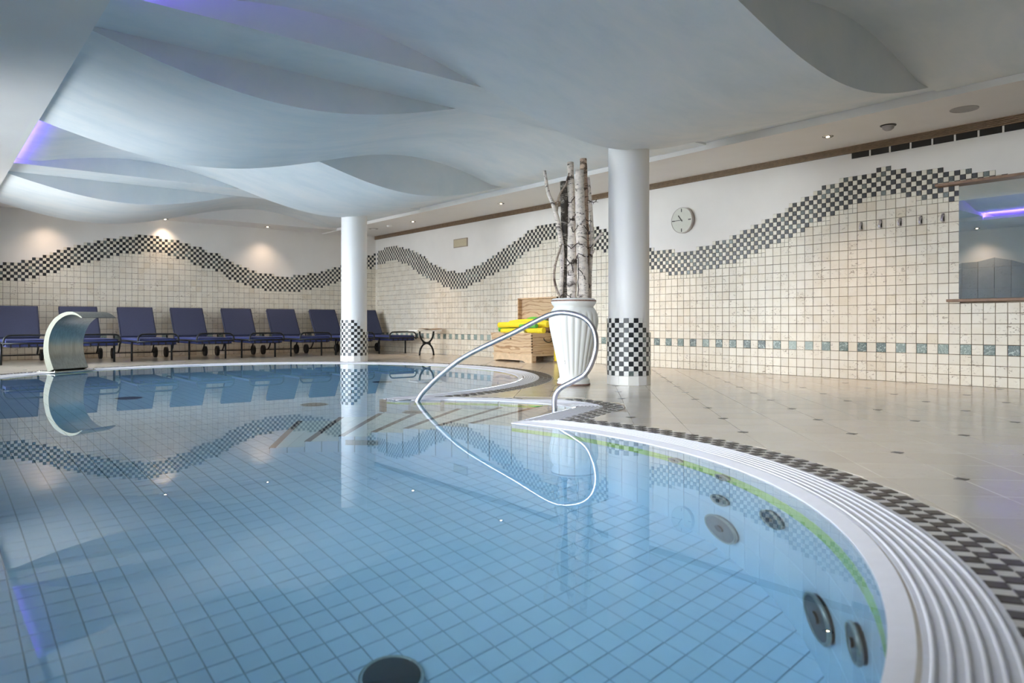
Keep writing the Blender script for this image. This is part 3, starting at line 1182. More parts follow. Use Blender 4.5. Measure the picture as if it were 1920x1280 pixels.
# stairs fanning down from the alcove
RISE = 1.3 / 8
NOSE_N = [(-6.40, -10.23), (-6.19, -10.33), (-6.00, -10.46), (-5.83, -10.61), (-5.67, -10.77), (-5.52, -10.95), (-5.39, -11.15)]
NOSE_F = [(-5.82, -9.33), (-5.54, -9.52), (-5.26, -9.68), (-5.00, -9.91), (-4.78, -10.15), (-4.57, -10.44), (-4.39, -10.72)]
stairs = empty('pool_stairs', (-5.4, -10.4, DEPTH), label='submerged tiled pool steps with dark nosing strips leading into the water', cat='steps')
so = Vector((5.4, 10.4, -DEPTH))
for k in range(7):
    zt = -(7 - k) * RISE
    n0, f0 = Vector(NOSE_N[k]), Vector(NOSE_F[k])
    if k < 6:
        n1, f1 = Vector(NOSE_N[k + 1]), Vector(NOSE_F[k + 1])
    else:
        n1, f1 = SPIKE + Vector((.03, .03)), Vector((-4.36, -10.9))
    poly = [n0, n1]
    if k == 6:
        poly += [Vector((-4.5, -11.15)), Vector((-4.37, -11.08))]
    poly += [f1, f0]
    st = MB()
    st.prism([(p.x + so.x, p.y + so.y) for p in poly], .0, zt - .006 + so.z)
    step = st.build('step', M['pool_joint'], stairs)
    # tread tiles: split the tread across and along
    tt = MB()
    nt = 6
    for a in range(nt):
        for b in range(2 if k < 6 else 3):
            nb_ = 2 if k < 6 else 3
            def P(u, v):
                p = n0.lerp(f0, u).lerp(n1.lerp(f1, u), v)
                return p
            e = .004
            q = [P((a + e) / nt, b / nb_ + e), P((a + 1 - e * 3) / nt, b / nb_ + e), P((a + 1 - e * 3) / nt, (b + 1) / nb_ - e), P((a + e) / nt, (b + 1) / nb_ - e)]
            MB().prism([(p.x + so.x, p.y + so.y) for p in q], zt - .006 + so.z, zt + so.z).build('tread_tile', M['step_tile'], step)
    d = (f0 - n0)
    L = d.length
    d.normalize()
    nr = Vector((-d.y, d.x))
    if (n1 - n0).dot(nr) < 0:
        nr = -nr
    q = [n0 - nr * .003, f0 - nr * .003, f0 + nr * .042, n0 + nr * .042]
    MB().prism([(p.x + so.x, p.y + so.y) for p in q], zt - .03 + so.z, zt + .003 + so.z).build('nosing', M['nosing'], stairs)
    # side face tiles toward the deep water
    w = (n1 - n0).length
    dd = (n1 - n0).normalized()
    outn = Vector((dd.y, -dd.x))
    if outn.dot(NC - n0) < 0:
        outn = -outn
    m = 2
    for a in range(m):
        c = n0.lerp(n1, (a + .5) / m)
        h = (zt - .006) - DEPTH
        Mx = frame((c.x + so.x, c.y + so.y, h / 2), (dd.x, dd.y, 0), (outn.x, outn.y, 0))
        if Mx.to_3x3().determinant() < 0:
            Mx = frame((c.x + so.x, c.y + so.y, h / 2), (-dd.x, -dd.y, 0), (outn.x, outn.y, 0))
        o = MB().add(*tile_geo(w / m - .006, h - .006, .007, .001)).build('side_tile', M['pool_wall'], stairs)
        o.matrix_local = Mx
cv = MB().prism([(p.x + so.x, p.y + so.y) for p in (CUSP + Vector((-.03, -.03)), CUSP + Vector((.015, -.035)), CUSP + Vector((.02, .015)), CUSP + Vector((-.025, .02)))], so.z - .80, so.z - .03)
cv.build('corner_strip', M['nosing'], stairs)
# outlet grille low on the stair side
gr = empty('underwater_grille', (-5.905, -10.62, -.95), label='small rectangular underwater grille on the side of the pool steps', cat='grille')
dd = (Vector(NOSE_N[3]) - Vector(NOSE_N[2])).normalized()
outn = Vector((-dd.y, dd.x))
if outn.dot(NC - Vector(NOSE_N[2])) < 0:
    outn = -outn
R3 = frame((0, 0, 0), (-dd.x, -dd.y, 0), (outn.x, outn.y, 0))
MB().box((-.11, -.07, .008), (.11, .07, .014), 0, R3).build('backing', M['grey'], gr)
for z in (-.07, .058):
    MB().box((-.11, z, .012), (.11, z + .012, .022), 0, R3).build('frame_bar', M['steel'], gr)
for k in range(5):
    MB().box((-.11 + k * .052, -.07, .012), (-.10 + k * .052, .07, .020), 0, R3).build('bar', M['steel'], gr)

# water body
wo = outline(.008)
nwv = len(wo)
vs = [(p.x, p.y, WZ) for p in wo] + [(p.x, p.y, DEPTH - .02) for p in wo]
fs = []
for i, j, k in tessellate_polygon([[Vector((p.x, p.y, 0)) for p in wo]]):
    p, q, r_ = vs[i], vs[j], vs[k]
    if (q[0] - p[0]) * (r_[1] - p[1]) - (r_[0] - p[0]) * (q[1] - p[1]) < 0:
        j, k = k, j
    fs += [(i, j, k), (nwv + k, nwv + j, nwv + i)]
fs += [(i, nwv + i, nwv + (i + 1) % nwv, (i + 1) % nwv) for i in range(nwv)]
fs = [f if n_ < len(fs) - nwv else f for n_, f in enumerate(fs)]
o = MB().add(vs, fs).build('pool_water', M['water'])
bm = bmesh.new()
bm.from_mesh(o.data)
bmesh.ops.recalc_face_normals(bm, faces=bm.faces[:])
bm.to_mesh(o.data)
bm.free()
tag(o, 'clear still blue water filling the curved indoor pool', 'water', None, 'stuff')


# wall jets and floor drains
def jet(name, ang, z, r, mat, label, cat, group):
    c = NC + Vector((cos(ang), sin(ang))) * (NR - .0)
    n_ = -Vector((cos(ang), sin(ang), 0))
    root = empty(name, (c.x, c.y, z), 0, label, cat, group)
    MB().disc(n_ * .022, r, n_, .03, 30).build('cover', mat, root)
    ringm = MB()
    u = Vector((0, 0, 1))
    v = n_.cross(u)
    ringm.tube([n_ * .018 + (u * cos(2 * pi * k / 30) + v * sin(2 * pi * k / 30)) * r for k in range(30)], .009, 6, 0, False, True)
    ringm.build('rim', M['steel'], root)
    MB().disc(n_ * .030, r * .25, n_, .012, 16).build('nozzle', M['dark_grey'], root)


def angof(x, y):
    return atan2(y - NC.y, x - NC.x)


jet('pool_jet', angof(-5.41, -13.16), -1.02, .125, M['jet'], 'large round grey pool light below the smaller jet under the clock reflection', 'pool light', 'pool wall fittings')
jet('pool_jet', angof(-5.40, -13.15), -.66, .06, M['jet'], 'small round grey jet directly above the large grey pool light', 'pool jet', 'pool wall fittings')
jet('pool_jet', angof(-5.62, -13.54), -.50, .085, M['jet'], 'round jet in the pool wall just under the lime tile band', 'pool jet', 'pool wall fittings')
jet('pool_jet', angof(-5.89, -13.88), -.95, .12, M['drain'], 'large dark pool light in the near pool wall with a bright glint', 'pool light', 'pool wall fittings')
jet('pool_jet', angof(-6.20, -14.16), -.66, .085, M['drain'], 'dark jet nearest the camera in the pool wall', 'pool jet', 'pool wall fittings')
jet('pool_jet', angof(-5.28, -12.80), -.235, .045, M['jet'], 'small jet on the lime band nearer the white column', 'pool jet', 'pool wall fittings')
jet('pool_jet', angof(-5.41, -13.17), -.255, .045, M['jet'], 'small jet on the lime band above the large grey pool light', 'pool jet', 'pool wall fittings')


def drain(x, y, z, r, label):
    root = empty('floor_drain', (x, y, z), 0, label, 'drain', 'round drains on the pool bottom')
    MB().disc((0, 0, .014), r, (0, 0, 1), .014, 28).build('cover', M['drain'], root)
    t = MB()
    t.tube([(cos(2 * pi * k / 28) * r, sin(2 * pi * k / 28) * r, .010) for k in range(28)], .008, 6, 0, False, True)
    t.build('rim', M['steel'], root)


drain(-7.0, -12.93, DEPTH, .105, 'large dark round drain on the pool bottom nearest the camera')
drain(-5.23, -8.33, DEPTH, .13, 'round drain on the far pool bottom beside the white column reflection')
drain(-6.56, -6.74, DEPTH, .13, 'round drain on the far pool bottom in front of the steel water spout')
drain(-3.59, -6.75, DEPTH, .13, 'round drain on the far pool bottom near the side table reflection')
drain(-5.10, -9.98, -.645, .09, 'round inlet cover on the pool steps beside the handrail foot')


# ------------------------------------------------------------------ columns
def column(x, y, label, drop):
    root = empty('column', (x, y, 0), 0, label, 'column', 'white round columns with chequered bases', 'thing')
    zt = 2.62
    MB().lathe([(.212, 0), (.212, zt)], 64).build('shaft', M['column'], root)
    N = 28
    ang0 = atan2(CAMY - y, CAMX - x)
    bl = TileSet('dark_mosaic_tile', M['black_mosaic'], .014, root, .0012, 200)
    wh = TileSet('white_mosaic_tile', M['white_mosaic'], .014, root, .0012, 200)
    bs = TileSet('base_tile', M['white_mosaic'], .015, root, .0015, 60)
    hp = .0492
    for k in range(N):
        a = ang0 + 2 * pi * (k + .5) / N
        n_ = Vector((cos(a), sin(a), 0))
        e = Vector((-sin(a), cos(a), 0))
        # angle seen from the camera: positive = to the right in view
        rel = ((k + .5) / N * 2 * pi + pi) % (2 * pi) - pi
        for r in range(12 - drop(rel)):
            wpiece = 2 * .214 * math.tan(pi / N) - .001
            (bl if (k + r) % 2 == 0 else wh).put(frame(n_ * .212 + Vector((0, 0, .098 + (r + .5) * hp)), e, n_), wpiece + .002, hp - .0015)
    for k in range(N // 2):
        a = ang0 + 2 * pi * (k + .5) / (N // 2)
        n_ = Vector((cos(a), sin(a), 0))
        e = Vector((-sin(a), cos(a), 0))
        bs.put(frame(n_ * .209 + Vector((0, 0, .049)), e, n_), 2 * .222 * math.tan(pi / (N // 2)) - .0015, .096)
    bl.finish()
    wh.finish()
    bs.finish()
    return root


column(-2.50, -10.01, 'tall white round column with chequered base beside the white vase',
       lambda r: 0 if r < .62 else (1 if r < .86 else (2 if r < 1.06 else (3 if r < 2.4 else 0))))
column(-2.60, -4.02, 'white round column with chequered base at the far pool edge by the loungers',
       lambda r: 0 if r < .2 else (1 if r < .45 else (2 if r < .7 else (3 if r < .95 else (4 if r < 2.4 else 0)))))


# ------------------------------------------------------------------ handrail
A = Vector((-4.494, -11.033))
U = (Vector((-5.037, -9.940)) - A).normalized()
prof = [(0, -.03), (0, .069), (-.045, .14), (-.15, .198), (-.25, .262), (-.31, .375), (-.331, .49), (-.306, .60), (-.235, .675), (-.129, .710), (-.015, .714), (.11, .673), (.358, .556), (.638, .434), (.832, .333), (.981, .225), (1.118, .11), (1.21, 0.01), (1.26, -.12), (1.285, -.30), (1.29, -.50), (1.29, -.655)]
rail = empty('handrail', (A.x, A.y, 0), 0, 'looping polished steel handrail rising from the pool steps', 'handrail')
path = smooth_path([(U.x * s, U.y * s, z) for s, z in prof], 6)
MB().tube(path, .0205, 14).build('rail_tube', M['chrome'], rail)
e = path[-1]
MB().disc((e.x, e.y, e.z + .012), .05, (0, 0, 1), .012, 24).build('foot_flange', M['steel'], rail)
MB().disc((0, 0, -.014), .034, (0, 0, 1), .012, 24).build('deck_flange', M['steel'], rail)

# ------------------------------------------------------------------ steel water spout
sp = empty('water_spout', (-6.75, -3.86, 0), 0, 'curved brushed steel water spout standing on the far pool edge', 'water spout')
UD = Vector((.54, -.84)).normalized()
WD = Vector((.84, .54)).normalized()
pr = smooth_path([(.02, 0, 0), (-.04, 0, .17), (-.055, 0, .34), (-.01, 0, .52), (.10, 0, .67), (.24, 0, .755), (.38, 0, .785), (.50, 0, .765), (.60, 0, .71)], 6)
m = MB()
inner, outer = [], []
for i, p in enumerate(pr):
    t = (pr[min(i + 1, len(pr) - 1)] - pr[max(i - 1, 0)]).normalized()
    nn = Vector((-t.z, 0, t.x))       # left of travel = outside of the curl
    f = i / (len(pr) - 1)
    th = .10 * (1 - f) ** .8 + .008
    outer.append(p + nn * 0)
    inner.append(p - nn * th)


def sp3(q, w_):
    return Vector((UD.x * q.x + WD.x * w_, UD.y * q.x + WD.y * w_, q.z))


W = .26
for nm, line, flip in (('outer_sheet', outer, 0), ('inner_sheet', inner, 1)):
    m = MB()
    vs = [sp3(q, -W) for q in line] + [sp3(q, W) for q in line]
    k = len(line)
    fs = [(i, i + 1, k + i + 1, k + i) for i in range(k - 1)]
    m.add(vs, fs, 0, True)
    m.build(nm, M['satin'], sp)
for s in (-W, W):
    m = MB()
    k = len(outer)
    m.add([sp3(q, s) for q in outer] + [sp3(q, s) for q in inner], [(i, i + 1, k + i + 1, k + i) for i in range(k - 1)])
    m.build('side_sheet', M['side_steel'], sp)
m = MB().add([sp3(outer[-1], -W), sp3(outer[-1], W), sp3(inner[-1], W), sp3(inner[-1], -W)], [(0, 1, 2, 3)])
m.build('outlet_lip', M['dark_grey'], sp)
m = MB()
B4 = [(-.10, -W - .05), (.20, -W - .05), (.20, W + .05), (-.10, W + .05)]
m.prism([(UD.x * a + WD.x * b, UD.y * a + WD.y * b) for a, b in B4], .001, .009)
m.build('base_plate', M['steel'], sp)
for a, b in ((-.08, -W - .03), (.18, -W - .03), (.18, W + .03), (-.08, W + .03)):
    p = UD * a + WD * b
    MB().disc((p.x, p.y, .024), .010, (0, 0, 1), .02, 10).build('bolt', M['steel'], sp)


# ------------------------------------------------------------------ sun loungers
def lounger():
    root = empty('sun_lounger', (0, 0, 0))
    zr = .335
    for s in (-1, 1):
        MB().tube([(s * .31, -1.0, zr), (s * .31, .80, zr)], .015, 8).build('side_rail', M['dark_metal'], root)
        MB().tube([(s * .31, -.56, zr), (s * .31, -.56, 0)], .0165, 8).build('leg', M['dark_metal'], root)
        MB().tube(smooth_path([(s * .28, .52, zr), (s * .28, .58, .20), (s * .28, .68, .11), (s * .28, .76, .097)], 4), .014, 8).build('rear_strut', M['dark_metal'], root)
        wl = MB().disc((s * .375, .76, .095), .095, (s, 0, 0), .045, 24)
        wl = wl.build('wheel', M['rubber'], root)
        MB().disc((s * .378, .76, .095), .035, (s, 0, 0), .005, 14).build('hub', M['dark_metal'], wl)
        MB().tube(smooth_path([(s * .31, .80, zr), (s * .31, .86, .35), (s * .31, .88, .41), (s * .31, .82, .43), (s * .31, .74, .42)], 4), .012, 8).build('back_bracket', M['dark_metal'], root)
    MB().tube([(-.37, .76, .097), (.37, .76, .097)], .011, 8).build('axle', M['dark_metal'], root)
    MB().tube(smooth_path([(-.31, -.99, zr - .03), (-.305, -1.0, zr + .06), (-.27, -1.0, .44), (-.20, -1.0, .455), (.20, -1.0, .455), (.27, -1.0, .44), (.305, -1.0, zr + .06), (.31, -.99, zr - .03)], 5), .0145, 8).build('foot_hoop', M['dark_metal'], root)
    MB().tube([(-.31, -1.0, zr), (.31, -1.0, zr)], .014, 8).build('foot_bar', M['dark_metal'], root)
    for k in range(5):
        x = -.22 + k * .11
        MB().box((x - .009, -.995, .272), (x + .009, -.988, zr)).build('strap', M['dark_metal'], root)
    # seat mattress
    m = MB()
    m.cbox((-.285, -.985, .275), (.285, .50, .385), .03)
    seat = m.build('seat_cushion', M['navy_seat'], root)
    for z in (.285, .375):
        MB().tube([(-.283, -.983, z), (.283, -.983, z)], .006, 6).build('piping', M['navy_edge'], seat)
    # back mattress
    ang = atan2(.53, .33)
    L = sqrt(.53 ** 2 + .33 ** 2)
    Mb = Matrix.Translation((0, .46, .37)) @ Matrix.Rotation(ang, 4, 'X')
    bk_ = MB().cbox((-.295, 0, -.0), (.295, L, .065), .025, 0, Mb).build('back_cushion', M['navy'], root)
    m = MB()
    for s in (-1, 1):
        m.tube([Mb @ Vector((s * .29, .01, .06)), Mb @ Vector((s * .29, L - .01, .06))], .006, 6)
    m.tube([Mb @ Vector((-.29, L - .008, .055)), Mb @ Vector((.29, L - .008, .055))], .006, 6)
    m.build('piping', M['navy_edge'], bk_)
    Mf = Mb @ Matrix.Translation((0, 0, -.018))
    m = MB()
    m.tube(smooth_path([Mf @ Vector(p) for p in ((-.27, 0, 0), (-.27, L - .05, 0), (-.22, L - .01, 0), (.22, L - .01, 0), (.27, L - .05, 0), (.27, 0, 0))], 4), .013, 8)
    m.build('back_frame', M['dark_metal'], root)
    return root


LX = [-6.98, -6.08, -5.19, -4.29, -3.37, -2.45, -1.53, -.55]
LLAB = ['navy cushioned sun lounger at the left end of the row, behind the steel spout',
        'navy sun lounger partly hidden behind the curl of the steel water spout',
        'navy sun lounger just right of the steel water spout, third in the row',
        'navy sun lounger fourth from the left along the tiled back wall',
        'navy sun lounger fifth from the left along the tiled back wall',
        'navy sun lounger two places left of the far white column',
        'navy sun lounger with its right side hidden behind the far white column',
        'navy sun lounger in the room corner beside the small side table']
l0 = lounger()
index_kids()
for i, x in enumerate(LX):
    o = l0 if i == 0 else copy_tree(l0)
    o.location = (x, -1.18, 0)
    tag(o, LLAB[i], 'sun lounger', 'navy sun loungers along the back wall')
for i, o in enumerate([x for x in bpy.data.objects if x.name.startswith('sun_lounger')]):
    o.rotation_euler.z = random.uniform(-.015, .015)

# ------------------------------------------------------------------ side table with magazine
tb = empty('side_table', (-.42, -2.85, 0), 0, 'small side table with pale top on crossed curved iron legs beside the corner lounger', 'table')
MB().cbox((-.32, -.17, .474), (.25, .17, .500), .006).build('table_top', M['table_top'], tb)
TE = Vector((1, -.25)).normalized()
for s in (0,):
    for nm, z0, sg in (('lower_leg', 0, 1), ('upper_leg', .478, -1)):
        pts = []
        for k in range(13):
            a = pi * k / 12
            xx = -cos(a) * .165
            zz = z0 + sg * sin(a) * .236
            pts.append((xx, s * .10, zz))
        MB().tube(pts, .0185, 8).build('curved_leg', M['dark_metal'], tb)
MB().cbox((-.03, -.11, .222), (.03, .11, .254), .006).build('crosspiece', M['dark_metal'], tb)
mg = empty('magazine', (-.34, -2.86, .498), .1, 'slightly curled brown magazine lying on the small side table', 'magazine')
m = MB()
vs, fs = [], []
for i in range(9):
    x = -.20 + .40 * i / 8
    z = .006 + .022 * abs(x / .2) ** 1.5
    vs += [(x, -.12, z), (x, .12, z), (x, -.12, z + .008), (x, .12, z + .008)]
for i in range(8):
    a, b = 4 * i, 4 * i + 4
    fs += [(a + 2, b + 2, b + 3, a + 3), (a, a + 1, b + 1, b), (a, b, b + 2, a + 2), (a + 1, a + 3, b + 3, b + 1)]
fs += [(0, 2, 3, 1), (32, 33, 35, 34)]
m.add(vs, fs, 0, True).build('pages', M['paper'], mg)
MB().cbox((-.02, -.12, 0), (.20, .12, .006), .002).build('cover', M['paper_dark'], mg)

# ------------------------------------------------------------------ pine chest with foam pool toys
ch = empty('wooden_chest', (-.40, -5.90, 0), 0, 'open pine blanket chest with dovetailed corners by the right wall', 'chest')
# local: x toward the wall (+), y along the wall; front at x = -.30
YL, YR = .585, -.47


def board(name, pts, x0, x1, mat):
    pass


zb0, zb1 = .135, .482
fx_t, fx_b = -.305, -.265
nbd = 3
for k in range(nbd):       # front boards
    za, zb_ = zb0 + (zb1 - zb0) * k / nbd, zb0 + (zb1 - zb0) * (k + 1) / nbd - .003
    fa, fb = (za - zb0) / (zb1 - zb0), (zb_ - zb0) / (zb1 - zb0)
    xa, xb = fx_b + (fx_t - fx_b) * fa, fx_b + (fx_t - fx_b) * fb
    ya, yb = YL - .045 * (1 - fa), YL - .045 * (1 - fb)
    ra, rb = YR + .035 * (1 - fa), YR + .035 * (1 - fb)
    vs = [(xa, ra, za), (xa + .022, ra, za), (xa + .022, ya, za), (xa, ya, za), (xb, rb, zb_), (xb + .022, rb, zb_), (xb + .022, yb, zb_), (xb, yb, zb_)]
    MB().add(vs, [(3, 2, 1, 0), (4, 5, 6, 7), (0, 1, 5, 4), (1, 2, 6, 5), (2, 3, 7, 6), (3, 0, 4, 7)]).build('front_board', M['pine'], ch)
    for sy in (0, 1):      # end boards
        y0a, y0b = (ya, yb) if sy else (ra, rb)
        sgn = -1 if sy else 1
        vs = [(xa + .023, y0a, za), (.27, y0a, za), (.27, y0a + sgn * .022, za), (xa + .023, y0a + sgn * .022, za),
              (xb + .023, y0b, zb_), (.29, y0b, zb_), (.29, y0b + sgn * .022, zb_), (xb + .023, y0b + sgn * .022, zb_)]
        MB().add(vs, [(3, 2, 1, 0), (4, 5, 6, 7), (0, 1, 5, 4), (1, 2, 6, 5), (2, 3, 7, 6), (3, 0, 4, 7)]).build('end_board', M['pine'], ch)
MB().box((.27, YR + .02, zb0), (.29, YL - .02, zb1)).build('rear_board', M['pine'], ch)
MB().box((-.25, YR + .05, zb0), (.27, YL - .06, zb0 + .02)).build('bottom_board', M['pine'], ch)
for k in range(7):         # dovetails on the front right edge
    z = zb0 + .02 + k * .045
    f = (z - zb0) / (zb1 - zb0)
    xa = fx_b + (fx_t - fx_b) * f
    ra = YR + .035 * (1 - f)
    MB().box((xa - .002, ra - .0025, z), (xa + .024, ra + .012, z + .02)).build('dovetail', M['slat_gap'], ch)
# plinth with a curved cut-out at the bottom
pl = [(-.47, 0), (-.47, .105), (.45, .105), (.45, .0), (.38, .0), (.33, .022), (.0, .026), (-.24, .022), (-.32, 0)]
pl = [(-.455, 0), (-.455, .105), (.53, .105), (.53, .012), (.50, .012), (.36, .03), (-.22, .03), (-.30, 0)]
MB().prism(pl, -.285, -.262, 0, Matrix(((0, 0, 1, 0), (1, 0, 0, 0), (0, 1, 0, 0), (0, 0, 0, 1)))).build('plinth', M['pine_pale'], ch)
MB().box((-.262, -.455, .0), (-.19, -.43, .105)).build('plinth_foot', M['pine'], ch)
MB().box((.20, -.455, .0), (.27, -.43, .105)).build('plinth_foot', M['pine'], ch)
MB().box((-.262, .505, .0), (.27, .53, .105)).build('plinth_foot', M['pine'], ch)
MB().box((-.296, -.47, .105), (.28, .545, .135)).build('base_moulding', M['pine_pale'], ch)
# keyhole and handle
MB().disc((-.298, .06, .385), .016, (-1, 0, 0), .01, 14).build('keyhole_plate', M['black'], ch)
MB().tube(smooth_path([(-.04, YR - .002, .39), (-.05, YR - .03, .36), (.0, YR - .035, .33), (.07, YR - .035, .33), (.12, YR - .03, .36), (.11, YR - .002, .39)], 4), .008, 8).build('iron_handle', M['black'], ch)
# open lid standing against the wall
lid = MB()
lid.cbox((.315, -.49, .50), (.338, .52, 1.07), .004)
lid = lid.build('lid', M['pine'], ch)
for (a, b, c_, d_) in ((-.49, -.47, .50, 1.07), (.50, .52, .50, 1.07)):
    MB().box((.235, a, c_), (.315, b, d_)).build('lid_rim', M['pine'], lid)
MB().box((.235, -.49, 1.05), (.315, .52, 1.072)).build('lid_rim', M['pine'], lid)
MB().box((.295, -.46, .66), (.315, .49, .71)).build('lid_batten', M['slat_wood'], lid)
MB().box((.25, -.3, .47), (.33, -.26, .50)).build('hinge', M['black'], ch)
MB().box((.25, .28, .47), (.33, .32, .50)).build('hinge', M['black'], ch)


def noodle(pts, r, mat, label, cat='pool noodle'):
    p0 = Vector(pts[0])
    o = MB().tube(smooth_path([Vector(p) - p0 for p in pts], 6), r, 12).build('foam_noodle', mat)
    o.location = p0
    # hollow end
    e = Vector(pts[0]) - Vector(pts[1])
    MB().disc(e.normalized() * .002, r * .35, e, .01, 12).build('end_hole', M['dark_grey'], o)
    return tag(o, label, cat, 'foam toys in the pine chest')


noodle([(-.62, -5.44, .603), (-.58, -5.75, .611), (-.52, -6.1, .610), (-.46, -6.5, .615)], .048, M['yellow'], 'thick yellow foam noodle on top of the pile in the chest')
noodle([(-.48, -5.56, .635), (-.42, -5.75, .660), (-.37, -6.1, .660), (-.345, -6.45, .62)], .042, M['yellow'], 'yellow foam noodle behind the topmost one in the chest')
noodle([(-.62, -5.52, .505), (-.60, -5.85, .505), (-.58, -6.15, .51), (-.55, -6.5, .52)], .045, M['yellow'], 'lower yellow foam noodle resting on the chest front edge')
noodle([(-.33, -5.72, .60), (-.30, -5.85, .69), (-.27, -6.05, .695), (-.25, -6.4, .60)], .040, M['green'], 'green foam noodle arched at the back of the pile')
noodle([(-.58, -5.37, .530), (-.46, -5.50, .545), (-.36, -5.66, .55)], .042, M['green'], 'green foam noodle end poking out at the left of the chest')
noodle([(-.665, -6.05, .580), (-.655, -6.2, .588), (-.635, -6.42, .592)], .036, M['green'], 'short green foam noodle between the yellow ones at the right of the pile')
noodle([(-.24, -6.47, .02), (-.24, -6.46, .30), (-.25, -6.45, .56)], .045, M['yellow'], 'yellow foam noodle standing on the floor behind the vase', 'pool noodle')
pts = [(.16 * cos(pi * k / 14), .10 * sin(pi * k / 14)) for k in range(15)]
kb = MB().prism(pts, -.015, .015, 0, Matrix(((0, 0, 1, 0), (1, 0, 0, 0), (0, 1, 0, 0), (0, 0, 0, 1)))).build('foam_float', M['pale_foam'])
kb.location = (-.672, -6.02, .455)
tag(kb, 'pale yellow half-round foam float stuck in the front of the chest', 'float', 'foam toys in the pine chest')

# ------------------------------------------------------------------ fluted vase and birch trunks
VX, VY = -3.03, -9.73
vs_ = empty('vase', (VX, VY, 0), 0, 'tall fluted shabby white vase holding birch trunks beside the column', 'vase')
NF = 22


def flute(a, z):
    k = min(1, max(0, (z - .10) / .06)) * min(1, max(0, (.765 - z) / .06))
    return 1 - .055 * k * (1 - abs(sin(NF * a / 2)) ** .7)


prof = [(.150, .06), (.145, .09), (.153, .15), (.172, .24), (.197, .36), (.222, .47), (.243, .57), (.254, .64), (.254, .69), (.244, .735), (.226, .770), (.207, .795)]
pp = smooth_path([(r, 0, z) for r, z in prof], 4)
MB().lathe([(p.x, p.z) for p in pp], NF * 8, rfun=flute).build('body', M['vase'], vs_)
MB().lathe([(0, .0), (.155, .0), (.168, .006), (.170, .028), (.160, .045), (.168, .052), (.160, .066), (.148, .075)], 56).build('foot', M['vase'], vs_)
MB().lathe([(.171, .004), (.173, .012), (.171, .020)], 56).build('worn_foot_edge', M['vase_worn'], vs_)
MB().lathe([(.205, .79), (.204, .81), (.222, .828), (.231, .85), (.229, .872), (.218, .886), (.198, .892), (.190, .885), (.188, .80)], 56).build('rim', M['vase'], vs_)
MB().lathe([(.2305, .858), (.2335, .865), (.2305, .873)], 56).build('worn_rim_line', M['vase_worn'], vs_)
MB().lathe([(.189, .86), (.0, .865)], 32).build('filling', M['soil'], vs_)

ER = Vector((.7741, -.6331))      # to the right in view
EF = Vector((.6331, .7741))       # away from the camera


def vp(px, z, depth=0):
    """px: metres to the right of the vase axis"""
    q = ER * px + EF * depth
    return Vector((VX + q.x, VY + q.y, z))


def trunk(pts, rad, mat, label, cut=True, group='birch trunks in the white vase', name='birch_trunk', side=None):
    P3 = [vp(*p) for p in pts]
    base = P3[0].copy()
    pth = smooth_path([p - base for p in P3], 6)
    n_ = len(pth)
    rr = []
    for i in range(n_):
        f = i / (n_ - 1) * (len(rad) - 1)
        k = min(int(f), len(rad) - 2)
        rr.append((rad[k] + (rad[k + 1] - rad[k]) * (f - k)) * (1 + .05 * sin(i * 1.9 + rad[0] * 900)))
    o = MB().tube(pth, rr, 12).build(name, mat)
    o.location = base
    tag(o, label, 'birch trunk', group)
    if cut:
        t = (pth[-1] - pth[-2]).normalized()
        MB().disc(pth[-1] + t * .002, rr[-1] * .96, t, .004, 14).build('cut_end', M['wood_cut'], o)
    if side:
        for sd in side:
            q = [vp(*p) - base for p in sd[0]]
            MB().tube(smooth_path(q, 5), sd[1], 8).build('side_branch', sd[2] if len(sd) > 2 else mat, o)
    return o


# (right of axis, height, depth)
trunk([(-.135, .87, -.02), (-.12, 1.2, -.02), (-.125, 1.42, -.03), (-.165, 1.68, -.03), (-.215, 1.86, -.03), (-.265, 1.98, -.03), (-.30, 2.20, -.03)],
      [.024, .024, .028, .024, .02, .015], M['birch'], 'slender pale birch stem leaning out to the left above the vase')
trunk([(-.09, .86, .03), (-.095, 1.2, .03), (-.085, 1.45, .03), (-.09, 1.75, .03), (-.10, 2.10, .03)],
      [.042, .044, .042, .038], M['birch_dark'], 'dark mottled birch trunk left of the thick pale one')
trunk([(-.024, .86, -.06), (-.022, 1.2, -.05), (-.018, 1.55, -.02), (-.02, 1.9, .02), (-.03, 2.30, .04)],
      [.050, .052, .047, .036, .033], M['birch'], 'tall white birch trunk at the front with a flat sawn top')
trunk([(.090, .86, -.09), (.084, 1.2, -.085), (.072, 1.55, -.07), (.06, 1.9, -.05), (.058, 2.20, -.04)],
      [.060, .060, .058, .050, .045], M['birch'], 'thickest pale birch trunk in the middle of the vase')
trunk([(.135, .86, .05), (.13, 1.2, .05), (.125, 1.6, .05), (.115, 2.0, .05), (.105, 2.34, .05)],
      [.040, .044, .042, .040, .037], M['birch_warm'], 'tallest orange-lit birch trunk at the right of the bundle')
trunk([(.165, .87, .0), (.168, 1.15, .0), (.185, 1.42, .01), (.19, 1.62, .02), (.175, 1.9, .02), (.155, 2.14, .03)],
      [.020, .021, .020, .018, .014], M['birch'], 'slim pale birch stem at the right edge with a forked side branch', True, side=[
          ([(.18, 1.40, .01), (.215, 1.47, 0), (.26, 1.525, -.01), (.30, 1.565, -.01)], [.017] * 3 + [.015] * 13 if False else .015),
          ([(.178, 1.33, .01), (.205, 1.37, .02), (.225, 1.405, .03)], .009)])
trunk([(-.13, .87, -.06), (-.175, .97, -.07), (-.205, 1.10, -.07), (-.195, 1.22, -.07), (-.165, 1.33, -.06), (-.125, 1.45, -.05)],
      [.011, .012, .012, .011, .009], M['branch'], 'thin crooked branch bowing out at the lower left of the bundle', False)
